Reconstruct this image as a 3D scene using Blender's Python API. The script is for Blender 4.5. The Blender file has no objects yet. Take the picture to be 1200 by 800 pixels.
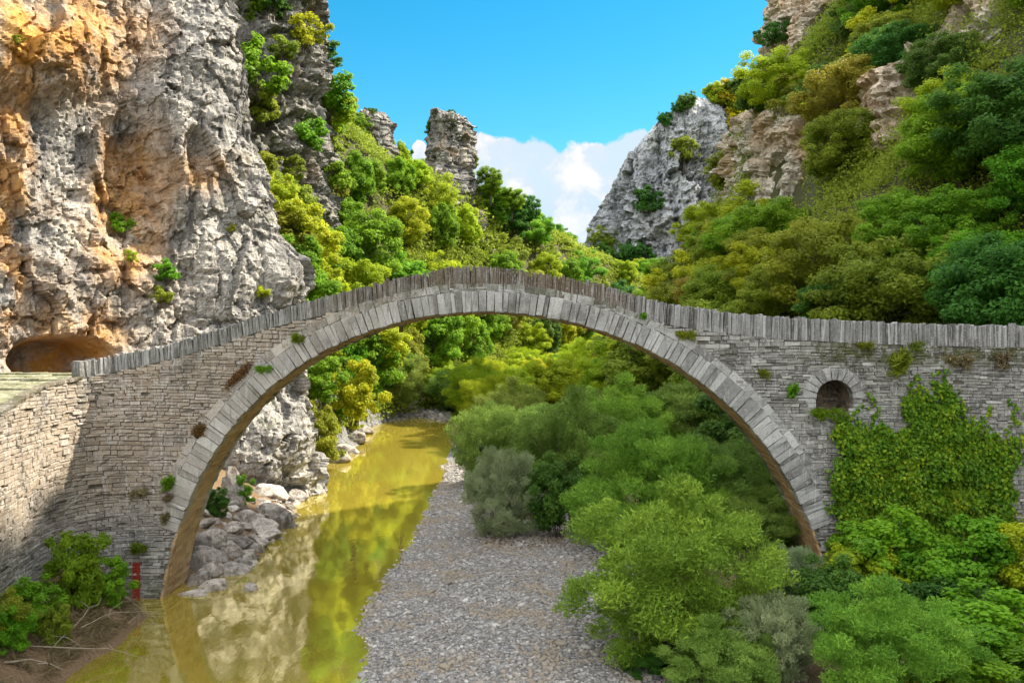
import bpy, math, random
import numpy as np
from mathutils import Vector
rad = math.radians
random.seed(11)
RNG = np.random.default_rng(11)
SC = bpy.context.scene
COL = SC.collection

# ------------------------------------------------------------------ camera
CAM_Z, F = 9.4, 1000.0                       # focal length in pixels of the 1200 px wide photograph
cam = bpy.data.cameras.new('camera'); camo = bpy.data.objects.new('camera', cam); COL.objects.link(camo)
cam.sensor_width = 36; cam.lens = 30; cam.clip_end = 4000
camo.location = (0, 0, CAM_Z); camo.rotation_euler = (rad(90), 0, 0)
SC.camera = camo

# ------------------------------------------------------------------ light, sky, exposure
SUN_EL, SUN_AZ = 47.0, 70.0                  # azimuth clockwise from +Y
SUN_STRENGTH, SKY_STRENGTH = 4.0, 0.15
SC.view_settings.view_transform = 'Standard'; SC.view_settings.look = 'None'
SC.view_settings.exposure = 1.55; SC.view_settings.gamma = 1.0
SC.render.engine = 'CYCLES'
cy = SC.cycles
cy.max_bounces = 6; cy.diffuse_bounces = 4; cy.glossy_bounces = 3; cy.transmission_bounces = 3
cy.transparent_max_bounces = 4; cy.caustics_reflective = False; cy.caustics_refractive = False
cy.use_denoising = True; cy.use_adaptive_sampling = True; cy.adaptive_threshold = 0.02
cy.sample_clamp_indirect = 6.0

w = bpy.data.worlds.new('World'); SC.world = w; w.use_nodes = True


class NT:
    """tiny helper for building node trees"""
    def __init__(s, nt):
        s.nt = nt; nt.nodes.clear()

    def n(s, t, **kw):
        nd = s.nt.nodes.new(t)
        for k, v in kw.items():
            setattr(nd, k, v)
        return nd

    def set(s, sock, v):
        if hasattr(v, 'is_output'):
            s.nt.links.new(v, sock)
        else:
            sock.default_value = v

    def math(s, op, a, b=None, c=None, clamp=False):
        nd = s.n('ShaderNodeMath', operation=op, use_clamp=clamp)
        for i, v in enumerate((a, b, c)):
            if v is not None: s.set(nd.inputs[i], v)
        return nd.outputs[0]

    def mix(s, fac, a, b, mode='MIX'):
        nd = s.n('ShaderNodeMix', data_type='RGBA', blend_type=mode)
        s.set(nd.inputs[0], fac)
        s.set(nd.inputs[6], a if hasattr(a, 'is_output') else (*a, 1)[:4])
        s.set(nd.inputs[7], b if hasattr(b, 'is_output') else (*b, 1)[:4])
        return nd.outputs[2]

    def noise(s, vec, scale, detail=6, rough=.55, dist=0.0):
        nd = s.n('ShaderNodeTexNoise')
        if vec is not None: s.set(nd.inputs['Vector'], vec)
        nd.inputs['Scale'].default_value = scale; nd.inputs['Detail'].default_value = detail
        nd.inputs['Roughness'].default_value = rough; nd.inputs['Distortion'].default_value = dist
        return nd.outputs['Fac']

    def vor(s, vec, scale, feature='F1', out='Distance', rnd=1.0):
        nd = s.n('ShaderNodeTexVoronoi', feature=feature)
        s.set(nd.inputs['Vector'], vec); nd.inputs['Scale'].default_value = scale
        nd.inputs['Randomness'].default_value = rnd
        return nd.outputs[out]

    def ss(s, v, a, b, lo=0.0, hi=1.0):
        nd = s.n('ShaderNodeMapRange', interpolation_type='SMOOTHSTEP')
        s.set(nd.inputs[0], v)
        for i, q in enumerate((a, b, lo, hi)): nd.inputs[i + 1].default_value = q
        return nd.outputs[0]

    def mapping(s, vec, scale, loc=(0, 0, 0)):
        nd = s.n('ShaderNodeMapping'); s.set(nd.inputs[0], vec)
        nd.inputs['Scale'].default_value = scale; nd.inputs['Location'].default_value = loc
        return nd.outputs[0]

    def ramp(s, fac, stops, interp='LINEAR'):
        nd = s.n('ShaderNodeValToRGB'); cr = nd.color_ramp; cr.interpolation = interp
        while len(cr.elements) < len(stops): cr.elements.new(.5)
        for e, (p, c) in zip(cr.elements, stops): e.position = p; e.color = (*c, 1)
        s.set(nd.inputs[0], fac)
        return nd.outputs[0]

    def attr(s, name):
        return s.n('ShaderNodeAttribute', attribute_name=name)

    def bump(s, h, strength=.5, dist=.1, normal=None):
        nd = s.n('ShaderNodeBump'); nd.inputs['Strength'].default_value = strength
        nd.inputs['Distance'].default_value = dist; s.set(nd.inputs['Height'], h)
        if normal is not None: s.set(nd.inputs['Normal'], normal)
        return nd.outputs[0]

    def bsdf(s, col, rough=.9, spec=.3, normal=None):
        nd = s.n('ShaderNodeBsdfPrincipled')
        s.set(nd.inputs['Base Color'], col if hasattr(col, 'is_output') else (*col, 1))
        s.set(nd.inputs['Roughness'], rough); nd.inputs['Specular IOR Level'].default_value = spec
        if normal is not None: s.set(nd.inputs['Normal'], normal)
        return nd

    def out(s, sh):
        o = s.n('ShaderNodeOutputMaterial'); s.nt.links.new(sh, o.inputs[0])


t = NT(w.node_tree)
sky = t.n('ShaderNodeTexSky', sky_type='NISHITA', sun_disc=False)
sky.sun_elevation = rad(SUN_EL); sky.sun_rotation = rad(SUN_AZ); sky.altitude = 600
sky.air_density = 1.0; sky.dust_density = 0.4; sky.ozone_density = 2.0
hs = t.n('ShaderNodeHueSaturation'); hs.inputs['Saturation'].default_value = 1.46; hs.inputs['Hue'].default_value = .475
hs.inputs['Value'].default_value = .50; t.nt.links.new(sky.outputs[0], hs.inputs['Color'])
gen = t.n('ShaderNodeTexCoord').outputs['Generated']
sep = t.n('ShaderNodeSeparateXYZ'); t.nt.links.new(gen, sep.inputs[0])
az = t.math('ARCTAN2', sep.outputs[0], sep.outputs[1]); el = t.math('ARCSINE', sep.outputs[2])
com = t.n('ShaderNodeCombineXYZ'); t.nt.links.new(az, com.inputs[0]); t.nt.links.new(el, com.inputs[1])
dirv = com.outputs[0]
warp = t.n('ShaderNodeTexNoise'); warp.inputs['Scale'].default_value = 22; warp.inputs['Detail'].default_value = 5
t.nt.links.new(dirv, warp.inputs['Vector'])
wv = t.n('ShaderNodeVectorMath', operation='MULTIPLY_ADD'); t.nt.links.new(warp.outputs['Color'], wv.inputs[0])
wv.inputs[1].default_value = (.034, .034, 0); wv.inputs[2].default_value = (0, 0, 0)
sub = t.n('ShaderNodeVectorMath', operation='ADD'); t.nt.links.new(wv.outputs[0], sub.inputs[0]); t.nt.links.new(dirv, sub.inputs[1])
cp = sub.outputs[0]
mask = None
for px, py, r in ((556, 190, 34), (590, 206, 44), (622, 206, 42), (652, 214, 36), (690, 206, 42), (722, 208, 40), (750, 200, 42), (640, 255, 66),
                  (580, 250, 48), (700, 262, 62), (690, 310, 60), (512, 184, 16), (492, 180, 10)):
    a_ = math.atan2(px - 600, F); e_ = math.atan2(400 - py, F)
    dn = t.n('ShaderNodeVectorMath', operation='DISTANCE'); t.nt.links.new(cp, dn.inputs[0])
    dn.inputs[1].default_value = (a_ + .017, e_ + .017, 0)
    v = t.math('SUBTRACT', 1.0, t.math('DIVIDE', dn.outputs['Value'], r / F))
    mask = v if mask is None else t.math('SMOOTH_MAX', mask, v, .10)
cm = t.ss(t.math('ADD', mask, t.math('MULTIPLY', t.math('SUBTRACT', t.noise(cp, 60, 6, .6), .5), .35)), -.03, .10)
shade = t.ss(t.noise(cp, 15, 5, .55), .42, .66)
under = t.ss(el, .10, .20)
lit = t.math('MAXIMUM', shade, t.math('MULTIPLY', under, .45))
ccol = t.mix(lit, (1.55, 1.72, 1.98), (2.42, 2.38, 2.34))
cm2 = t.math('MULTIPLY', cm, t.math('ADD', .78, t.math('MULTIPLY', shade, .22)))
# unseen bright cloud added overhead and behind the camera to fill the shade
over = t.math('MAXIMUM', t.ss(el, .50, .72), t.math('MULTIPLY', t.ss(sep.outputs[1], .15, -.25), t.ss(el, .05, .20)))
brk = t.ss(t.noise(gen, 2.6, 6, .55), .34, .52)
big = t.mix(t.noise(gen, 5, 5, .6), (5.4, 5.5, 5.7), (9.4, 9.2, 8.9))
skyc = t.mix(t.math('MULTIPLY', over, brk), hs.outputs[0], big)
bg = t.n('ShaderNodeBackground'); t.nt.links.new(t.mix(cm2, skyc, ccol), bg.inputs[0])
bg.inputs[1].default_value = SKY_STRENGTH
wo = t.n('ShaderNodeOutputWorld'); t.nt.links.new(bg.outputs[0], wo.inputs[0])

sd = Vector((math.cos(rad(SUN_EL)) * math.sin(rad(SUN_AZ)), math.cos(rad(SUN_EL)) * math.cos(rad(SUN_AZ)), math.sin(rad(SUN_EL))))
sl = bpy.data.lights.new('sun', 'SUN'); sl.energy = SUN_STRENGTH; sl.angle = rad(.5); sl.color = (1.0, .90, .73)
so = bpy.data.objects.new('sun', sl); COL.objects.link(so); so.rotation_euler = sd.to_track_quat('Z', 'Y').to_euler()
so.location = sd * 120


# ------------------------------------------------------------------ numeric noise
def _h(ix, iy, iz, s):
    h = (ix.astype(np.uint32) * np.uint32(374761393) + iy.astype(np.uint32) * np.uint32(668265263)
         + iz.astype(np.uint32) * np.uint32(2147483647) + np.uint32(s * 1274126177 & 0xffffffff))
    h = (h ^ (h >> np.uint32(13))) * np.uint32(1274126177)
    h = (h ^ (h >> np.uint32(16))) * np.uint32(2246822519)
    return h ^ (h >> np.uint32(15))


def perlin(P, seed=0):
    P = np.asarray(P, float); I = np.floor(P).astype(np.int64); f = P - I
    u = f * f * f * (f * (f * 6 - 15) + 10)
    res = 0
    for dx in (0, 1):
        for dy in (0, 1):
            for dz in (0, 1):
                h = _h(I[:, 0] + dx, I[:, 1] + dy, I[:, 2] + dz, seed)
                gx = (h & np.uint32(1023)) / 511.5 - 1; gy = ((h >> np.uint32(10)) & np.uint32(1023)) / 511.5 - 1
                gz = ((h >> np.uint32(20)) & np.uint32(1023)) / 511.5 - 1
                d = gx * (f[:, 0] - dx) + gy * (f[:, 1] - dy) + gz * (f[:, 2] - dz)
                wgt = (u[:, 0] if dx else 1 - u[:, 0]) * (u[:, 1] if dy else 1 - u[:, 1]) * (u[:, 2] if dz else 1 - u[:, 2])
                res = res + wgt * d
    return res


def fbm(P, octv=5, seed=0, gain=.5, ridged=False):
    a, tot, s = 1.0, 0, 0.0
    P = np.array(P, float)
    for i in range(octv):
        n = perlin(P + 17.3 * i, seed + i)
        if ridged: n = 1 - 2 * np.abs(n) * 1.6
        tot = tot + a * n; s += a; a *= gain
        P = P * 2.03
    return tot / s


def worley(P, seed=0):
    I = np.floor(P).astype(np.int64); N = len(P)
    f1 = np.full(N, 9.); f2 = np.full(N, 9.); cid = np.zeros(N)
    for dx in (-1, 0, 1):
        for dy in (-1, 0, 1):
            for dz in (-1, 0, 1):
                c = I + np.array((dx, dy, dz))
                h = _h(c[:, 0], c[:, 1], c[:, 2], seed)
                ox = (h & np.uint32(1023)) / 1023.; oy = ((h >> np.uint32(10)) & np.uint32(1023)) / 1023.
                oz = ((h >> np.uint32(20)) & np.uint32(1023)) / 1023.
                d = np.sqrt((c[:, 0] + ox - P[:, 0]) ** 2 + (c[:, 1] + oy - P[:, 1]) ** 2 + (c[:, 2] + oz - P[:, 2]) ** 2)
                m = d < f1
                f2 = np.where(m, f1, np.minimum(f2, d)); f1 = np.where(m, d, f1)
                cid = np.where(m, (h % np.uint32(9973)) / 9973., cid)
    return f1, f2, cid


def facets(P, seed=0):
    """broken planes: every cell of a 3-D Voronoi pattern carries its own tilted plane; returns plane offset, cell value, edge distance"""
    I = np.floor(P).astype(np.int64); N = len(P)
    f1 = np.full(N, 9.); f2 = np.full(N, 9.); hh = np.zeros(N, np.uint32); off = np.zeros((N, 3))
    for dx in (-1, 0, 1):
        for dy in (-1, 0, 1):
            for dz in (-1, 0, 1):
                c = I + np.array((dx, dy, dz)); h = _h(c[:, 0], c[:, 1], c[:, 2], seed)
                o = np.stack([(h & np.uint32(1023)) / 1023., ((h >> np.uint32(10)) & np.uint32(1023)) / 1023., ((h >> np.uint32(20)) & np.uint32(1023)) / 1023.], 1)
                v = P - (c + o); d = np.sqrt((v ** 2).sum(1)); m = d < f1
                f2 = np.where(m, f1, np.minimum(f2, d)); f1 = np.where(m, d, f1)
                hh = np.where(m, h, hh); off = np.where(m[:, None], v, off)
    h2 = (hh ^ (hh >> np.uint32(7))) * np.uint32(2654435761)
    t = np.stack([(h2 & np.uint32(1023)) / 511.5 - 1, ((h2 >> np.uint32(10)) & np.uint32(1023)) / 511.5 - 1, ((h2 >> np.uint32(20)) & np.uint32(1023)) / 511.5 - 1], 1)
    return (off * t).sum(1), (hh % np.uint32(9973)) / 9973., f2 - f1


def sstep(x, a, b):
    t_ = np.clip((x - a) / (b - a), 0, 1)
    return t_ * t_ * (3 - 2 * t_)


# ------------------------------------------------------------------ mesh helpers
def mesh(name, V, Fc, mats=(), attrs=None, smooth=False, midx=None):
    V = np.ascontiguousarray(V, np.float32)
    me = bpy.data.meshes.new(name)
    if isinstance(Fc, np.ndarray):
        n, k = Fc.shape
        me.vertices.add(len(V)); me.vertices.foreach_set('co', V.ravel())
        me.loops.add(n * k); me.loops.foreach_set('vertex_index', np.ascontiguousarray(Fc, np.int32).ravel())
        me.polygons.add(n); me.polygons.foreach_set('loop_start', np.arange(0, n * k, k, dtype=np.int32))
        me.update(calc_edges=True)
    else:
        me.from_pydata([tuple(map(float, v)) for v in V], [], Fc); me.update()
    me.polygons.foreach_set('use_smooth', np.full(len(me.polygons), bool(smooth)))
    if midx is not None: me.polygons.foreach_set('material_index', np.asarray(midx, np.int32))
    for k, a in (attrs or {}).items():
        a = np.asarray(a, np.float32)
        if a.ndim == 1:
            at = me.attributes.new(k, 'FLOAT', 'POINT'); at.data.foreach_set('value', a)
        else:
            at = me.attributes.new(k, 'FLOAT_COLOR', 'POINT')
            at.data.foreach_set('color', np.concatenate([a, np.ones((len(a), 4 - a.shape[1]), np.float32)], 1).ravel())
    for m in mats: me.materials.append(m)
    return me


def link(name, me, parent=None):
    o = bpy.data.objects.new(name, me); COL.objects.link(o)
    if parent is not None: o.parent = parent
    return o


def tag(o, label=None, cat=None, group=None, kind=None):
    if label: o['label'] = label
    if cat: o['category'] = cat
    if group: o['group'] = group
    if kind: o['kind'] = kind
    return o


def empty(name, loc=(0, 0, 0), rz=0.0, sc=1.0):
    o = bpy.data.objects.new(name, None); COL.objects.link(o); o.empty_display_size = .2
    o.location = loc; o.rotation_euler = (0, 0, rz); o.scale = sc if hasattr(sc, '__len__') else (sc,) * 3
    return o


class MB:
    """collects shapes with a per-shape tint value into one mesh"""
    def __init__(s): s.V = []; s.F = []; s.T = []

    def add(s, V, Fc, tint=.5):
        b = len(s.V); s.V += [tuple(v) for v in V]; s.F += [tuple(b + i for i in f) for f in Fc]; s.T += [tint] * len(V)

    def block(s, c0, c1, c2, c3, out, thick, inset=.012, tint=.5, jit=.0):
        """a dressed stone: c0..c3 outline on the wall plane (counter-clockwise seen from outside), out = outward unit vector"""
        C = np.array([c0, c1, c2, c3], float); o = np.array(out, float); m = C.mean(0)
        if jit: C = C + RNG.uniform(-jit, jit, (4, 3))
        fr = C + (m - C) / np.maximum(np.linalg.norm(m - C, axis=1, keepdims=True), 1e-6) * inset
        if jit: fr = fr + o * RNG.uniform(-jit, jit, (4, 1))
        mid = C - o * inset * 1.2; bk = C - o * thick
        V = np.concatenate([fr, mid, bk])
        Fc = [(0, 1, 2, 3)]
        for i in range(4):
            j = (i + 1) % 4
            Fc += [(i, 4 + i, 4 + j, j), (4 + i, 8 + i, 8 + j, 4 + j)]
        s.add(V, Fc, tint)

    def tube(s, pts, rr, seg=7, tint=.5):
        pts = [Vector(p) for p in pts]; V = []; Fc = []
        up = Vector((.31, .2, .93)).normalized()
        for i, p in enumerate(pts):
            d = (pts[min(i + 1, len(pts) - 1)] - pts[max(i - 1, 0)]).normalized()
            a = d.cross(up if abs(d.dot(up)) < .95 else Vector((1, 0, 0))).normalized(); b = d.cross(a)
            for k in range(seg):
                th = 2 * math.pi * k / seg
                V.append(p + (a * math.cos(th) + b * math.sin(th)) * rr[i])
        for i in range(len(pts) - 1):
            for k in range(seg):
                k2 = (k + 1) % seg
                Fc.append((i * seg + k, i * seg + k2, (i + 1) * seg + k2, (i + 1) * seg + k))
        Fc.append(tuple(range(seg))[::-1]); Fc.append(tuple(range((len(pts) - 1) * seg, len(pts) * seg)))
        s.add(V, Fc, tint)

    def mesh(s, name, mats, smooth=False): return mesh(name, s.V, s.F, mats, {'tint': s.T}, smooth)


def px2w(px, py, D): return np.array(((px - 600) / F * D, D, CAM_Z - (py - 400) / F * D))


def w2px(P):
    P = np.asarray(P, float); y = np.maximum(P[..., 1], .1)
    return 600 + F * P[..., 0] / y, 400 - F * (P[..., 2] - CAM_Z) / y


# ------------------------------------------------------------------ materials
def new_mat(name):
    m = bpy.data.materials.new(name); m.use_nodes = True
    return m, NT(m.node_tree)


def rock_mat(name, dark, mid, light, ochre=(.50, .235, .045), rough_scale=1.0, warm=0.0):
    m, t = new_mat(name)
    pos = t.n('ShaderNodeNewGeometry').outputs['Position']
    n1 = t.noise(pos, .22 * rough_scale, 8, .62, .6)
    n2 = t.noise(pos, 1.3 * rough_scale, 8, .66)
    c = t.mix(t.ss(n1, .36, .62), mid, light)
    c = t.mix(t.math('MULTIPLY', t.ss(n2, .50, .68), .75), c, dark)
    streak = t.noise(t.mapping(pos, (1.1 * rough_scale, 1.1 * rough_scale, .09 * rough_scale)), 1.0, 6, .6)
    c = t.mix(t.math('MULTIPLY', t.ss(streak, .50, .62), .7), c, dark)
    lich = t.noise(pos, 5.0 * rough_scale, 5, .7)
    c = t.mix(t.math('MULTIPLY', t.ss(lich, .57, .68), .6), c, light)
    ck = None
    for sc_, wd_, mp in ((.55, .016, (1.4, 1.4, .6)), (1.7, .022, (1.3, 1.3, .75)), (3.6, .03, (.8, .8, 1.6))):
        q = t.math('ABSOLUTE', t.math('SUBTRACT', t.noise(t.mapping(pos, mp, (sc_ * 7, 0, 0)), sc_ * rough_scale, 5, .62, .4), .5))
        q = t.math('MULTIPLY', t.math('SUBTRACT', 1.0, t.ss(q, 0, wd_)), t.ss(t.noise(pos, sc_ * .8 * rough_scale, 3, .5), .42, .58))
        ck = q if ck is None else t.math('MAXIMUM', ck, q)
    c = t.mix(t.math('MULTIPLY', ck, .5), c, (dark[0] * .35, dark[1] * .34, dark[2] * .32))
    grain = t.noise(pos, 9.0 * rough_scale, 6, .8)
    c = t.mix(.40, c, t.ramp(grain, [(.30, (.35, .35, .35)), (.5, (1, 1, 1)), (.70, (1.9, 1.9, 1.9))]), 'MULTIPLY')
    st = t.attr('stain').outputs['Fac']
    on = t.noise(pos, .8 * rough_scale, 6, .6, .5)
    oc = t.mix(t.ss(on, .4, .65), ochre, (ochre[0] * 1.25, ochre[1] * 1.45, ochre[2] * 2.1))
    c = t.mix(t.math('MULTIPLY', st, t.ss(on, .22, .55, .45, 1.0), clamp=True), c, oc)
    mo = t.attr('moss').outputs['Fac']
    c = t.mix(t.math('MULTIPLY', mo, t.ss(t.noise(pos, 2.2 * rough_scale, 6, .7), .44, .6), clamp=True), c, (.085, .10, .025))
    h = t.math('ADD', t.noise(pos, 2.4 * rough_scale, 12, .72), t.math('MULTIPLY', t.ss(t.noise(t.mapping(pos, (2.2, 2.2, .5)), .8 * rough_scale, 4, .6, 1.2), .47, .53), .22))
    h = t.math('ADD', h, t.math('MULTIPLY', t.noise(t.mapping(pos, (.5, .5, 4.0)), .9 * rough_scale, 5, .6), .5))
    h = t.math('SUBTRACT', h, t.math('MULTIPLY', ck, .5))
    b = t.bump(h, .7, .25 / rough_scale)
    t.out(t.bsdf(c, .93, .2, b).outputs[0])
    return m


def stone_mat(name, cols, patch=(.10, .095, .085), lich=(.55, .55, .55), bump=.5, warm=None):
    """dressed stone, one tint per stone"""
    m, t = new_mat(name)
    pos = t.n('ShaderNodeNewGeometry').outputs['Position']
    ti = t.attr('tint').outputs['Fac']
    f = t.math('ADD', ti, t.math('MULTIPLY', t.math('SUBTRACT', t.noise(pos, 6, 5, .65), .5), .55), clamp=True)
    c = t.ramp(f, [(i / (len(cols) - 1), q) for i, q in enumerate(cols)])
    if warm:
        c = t.mix(t.math('MULTIPLY', t.attr('warm').outputs['Fac'], t.ss(t.noise(pos, .9, 5, .6), .3, .6, .5, 1.0)), c, warm)
    c = t.mix(t.math('MULTIPLY', t.ss(t.noise(pos, .55, 7, .65), .50, .66), .62), c, patch)
    c = t.mix(t.math('MULTIPLY', t.ss(t.noise(pos, 13, 4, .7), .56, .66), .55), c, lich)
    c = t.mix(t.math('MULTIPLY', t.ss(t.noise(t.mapping(pos, (5, 5, .6)), 1.0, 5, .6), .56, .72), .5), c, patch)
    c = t.mix(t.math('MULTIPLY', t.ss(t.noise(t.mapping(pos, (9, 9, 1.1)), 1.0, 4, .6), .53, .66), .55), c, lich)
    c = t.mix(t.math('MULTIPLY', t.ss(t.noise(pos, 24, 5, .75), .56, .64), .75), c, (patch[0] * .5, patch[1] * .5, patch[2] * .5))
    mo = t.attr('moss').outputs['Fac']
    c = t.mix(t.math('MULTIPLY', mo, t.ss(t.noise(pos, 3.0, 6, .7), .40, .56), clamp=True), c, (.075, .085, .02))
    b = t.bump(t.math('ADD', t.noise(pos, 9, 12, .74), t.math('MULTIPLY', t.noise(pos, 34, 5, .65), .4)), min(1, bump * 1.7), .07)
    t.out(t.bsdf(c, .92, .25, b).outputs[0])
    return m


def leaf_mat(name, cols, trans=.48, jitter=.13, twig=False):
    m, t = new_mat(name)
    a = t.n('ShaderNodeSeparateColor'); t.nt.links.new(t.attr('tint').outputs['Color'], a.inputs[0])
    f = t.math('ADD', t.math('MULTIPLY', a.outputs[0], .5), t.math('MULTIPLY', a.outputs[1], .5))
    c = t.ramp(f, [(i / (len(cols) - 1), q) for i, q in enumerate(cols)])
    rnd = t.n('ShaderNodeObjectInfo').outputs['Random']
    h = t.n('ShaderNodeHueSaturation'); t.nt.links.new(c, h.inputs['Color'])
    t.set(h.inputs['Hue'], t.math('ADD', .5, t.math('MULTIPLY', t.math('SUBTRACT', rnd, .5), jitter * .35)))
    t.set(h.inputs['Value'], t.math('ADD', 1 - jitter, t.math('MULTIPLY', t.math('FRACT', t.math('MULTIPLY', rnd, 7.31)), 2 * jitter)))
    d = t.bsdf(h.outputs[0], .55, .22)
    tr = t.n('ShaderNodeBsdfTranslucent'); g = t.n('ShaderNodeGamma'); t.nt.links.new(h.outputs[0], g.inputs[0]); g.inputs[1].default_value = .82
    t.nt.links.new(g.outputs[0], tr.inputs[0])
    mx = t.n('ShaderNodeMixShader'); mx.inputs[0].default_value = trans
    t.nt.links.new(d.outputs[0], mx.inputs[1]); t.nt.links.new(tr.outputs[0], mx.inputs[2])
    t.out(mx.outputs[0])
    return m


M = {}
M['cliff'] = rock_mat('limestone_cliff', (.115, .112, .112), (.275, .266, .255), (.47, .445, .405))
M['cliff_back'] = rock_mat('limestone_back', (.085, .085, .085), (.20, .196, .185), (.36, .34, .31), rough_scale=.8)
M['cliff_far'] = rock_mat('limestone_far_hazed', (.16, .172, .19), (.325, .338, .36), (.52, .525, .53), rough_scale=.45)  # distance haze painted into this darker, bluer rock colour
M['cliff_right'] = rock_mat('limestone_warm', (.30, .26, .21), (.56, .49, .40), (.70, .64, .55), rough_scale=.7)
M['boulder'] = rock_mat('boulder_rock', (.16, .157, .155), (.36, .35, .335), (.58, .56, .53), rough_scale=2.5)
_n = M['boulder'].node_tree; _b = next(q for q in _n.nodes if q.type == 'BSDF_PRINCIPLED'); _src = _b.inputs['Base Color'].links[0].from_socket
_hv = _n.nodes.new('ShaderNodeHueSaturation'); _r = _n.nodes.new('ShaderNodeObjectInfo'); _m = _n.nodes.new('ShaderNodeMapRange')
_m.inputs[3].default_value = .55; _m.inputs[4].default_value = 1.25; _n.links.new(_r.outputs['Random'], _m.inputs[0]); _n.links.new(_m.outputs[0], _hv.inputs['Value'])
_n.links.new(_src, _hv.inputs['Color']); _n.links.new(_hv.outputs[0], _b.inputs['Base Color'])
M['stone'] = stone_mat('wall_stone', [(.13, .122, .115), (.26, .25, .235), (.38, .365, .345), (.54, .525, .50)], warm=(.40, .31, .22))
M['ring'] = stone_mat('arch_stone', [(.21, .205, .20), (.34, .335, .33), (.45, .445, .435), (.58, .575, .56)], patch=(.10, .092, .085), bump=.7, warm=(.45, .37, .28))
M['parapet'] = stone_mat('parapet_stone', [(.09, .084, .078), (.21, .205, .20), (.33, .325, .32), (.50, .50, .495)], patch=(.05, .044, .038), bump=.6, warm=(.17, .13, .09))
M['soffit'] = stone_mat('soffit_stone_bounce', [(.36, .23, .12), (.50, .33, .17), (.58, .40, .22), (.62, .47, .30)], patch=(.30, .18, .08), lich=(.5, .4, .3))  # orange bounce light off the river put into the stone colour
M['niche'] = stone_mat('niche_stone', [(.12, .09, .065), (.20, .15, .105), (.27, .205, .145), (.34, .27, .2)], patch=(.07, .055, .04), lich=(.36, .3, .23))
M['bark'] = None
m, t = new_mat('bark'); pos = t.n('ShaderNodeNewGeometry').outputs['Position']
t.out(t.bsdf(t.mix(t.noise(t.mapping(pos, (6, 6, 1)), 1, 5), (.045, .035, .025), (.14, .115, .09)), .95, .1).outputs[0]); M['bark'] = m
m, t = new_mat('bleached_wood'); pos = t.n('ShaderNodeNewGeometry').outputs['Position']
t.out(t.bsdf(t.mix(t.noise(pos, 5, 6), (.16, .125, .09), (.42, .36, .28)), .9, .2).outputs[0]); M['deadwood'] = m
m, t = new_mat('mortar'); pos = t.n('ShaderNodeNewGeometry').outputs['Position']
t.out(t.bsdf(t.mix(t.noise(pos, 4, 6), (.07, .062, .052), (.17, .155, .13)), .97, .1, t.bump(t.noise(pos, 20, 6), .5, .03)).outputs[0]); M['mortar'] = m

LEAF = {}
LEAF['bright'] = leaf_mat('leaf_bright', [(.075, .18, .008), (.145, .31, .012), (.24, .44, .02)])
LEAF['yellow'] = leaf_mat('leaf_yellow_green', [(.19, .26, .008), (.33, .42, .012), (.50, .53, .02)])
LEAF['gold'] = leaf_mat('leaf_gold', [(.34, .26, .008), (.52, .42, .012), (.62, .52, .03)])
LEAF['deep'] = leaf_mat('leaf_deep', [(.035, .10, .014), (.07, .165, .02), (.12, .25, .03)])
LEAF['olive'] = leaf_mat('leaf_olive', [(.11, .155, .012), (.21, .265, .018), (.33, .37, .03)])
LEAF['russet'] = leaf_mat('leaf_russet', [(.16, .15, .015), (.27, .25, .02), (.37, .33, .04)])
LEAF['willow'] = leaf_mat('leaf_willow', [(.10, .17, .025), (.185, .285, .04), (.31, .42, .08)], .3)
LEAF['willow_grey'] = leaf_mat('leaf_willow_grey', [(.14, .20, .085), (.24, .31, .15), (.36, .43, .23)], .3)
LEAF['willow_green'] = leaf_mat('leaf_willow_green', [(.09, .19, .02), (.175, .34, .03), (.32, .50, .055)], .3)
LEAF['ivy'] = leaf_mat('leaf_ivy', [(.045, .12, .008), (.17, .29, .012), (.46, .46, .02)], .3)
LEAF['brown'] = leaf_mat('leaf_brown', [(.10, .045, .015), (.16, .08, .03), (.22, .13, .05)], .2)
LEAF['dry'] = leaf_mat('leaf_dry', [(.14, .11, .05), (.22, .18, .09), (.30, .25, .13)], .2)


# ------------------------------------------------------------------ terrain
def itp(y, ys, xs): return np.interp(y, ys, xs)


def xR(y): return itp(y, (-20, 0, 18, 23.5, 27.6, 31.3, 36, 43, 51, 63, 75, 94, 104, 112), (-2.5, -3, -3.4, -3.9, -5.1, -5.2, -4.7, -4.7, -4.8, -4.8, -5.5, -6.9, -8, -9.5))
def xL(y): return itp(y, (-20, 18, 24, 29.2, 30.4, 31.4, 33.6, 35, 41, 46, 49.5, 53.7, 60, 65, 70, 78, 94, 104, 112),
                      (-12.5, -12.5, -12.4, -12.3, -13.4, -14.4, -12.6, -11.1, -11.5, -11.7, -12.8, -12.6, -15, -15.5, -14.8, -13.9, -15.6, -14.2, -13))
def x0(y): return itp(y, (-20, 25, 34, 44, 60, 80, 100, 115, 130, 150, 170, 200, 260, 450), (22, 22, 22, 17.5, 12.5, 10.5, 11.5, 13.5, 20, 32, 46, 66, 110, 190))
def xF(y): return itp(y, (-20, 52, 58, 66, 76, 90, 100, 110, 125, 145, 160, 180, 200, 220, 240, 300, 450),
                      (-24, -22, -15.5, -16, -15.2, -16.5, -15, -12, -4, 7, 14, 25, 36, 46, 50, 40, 30))


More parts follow.
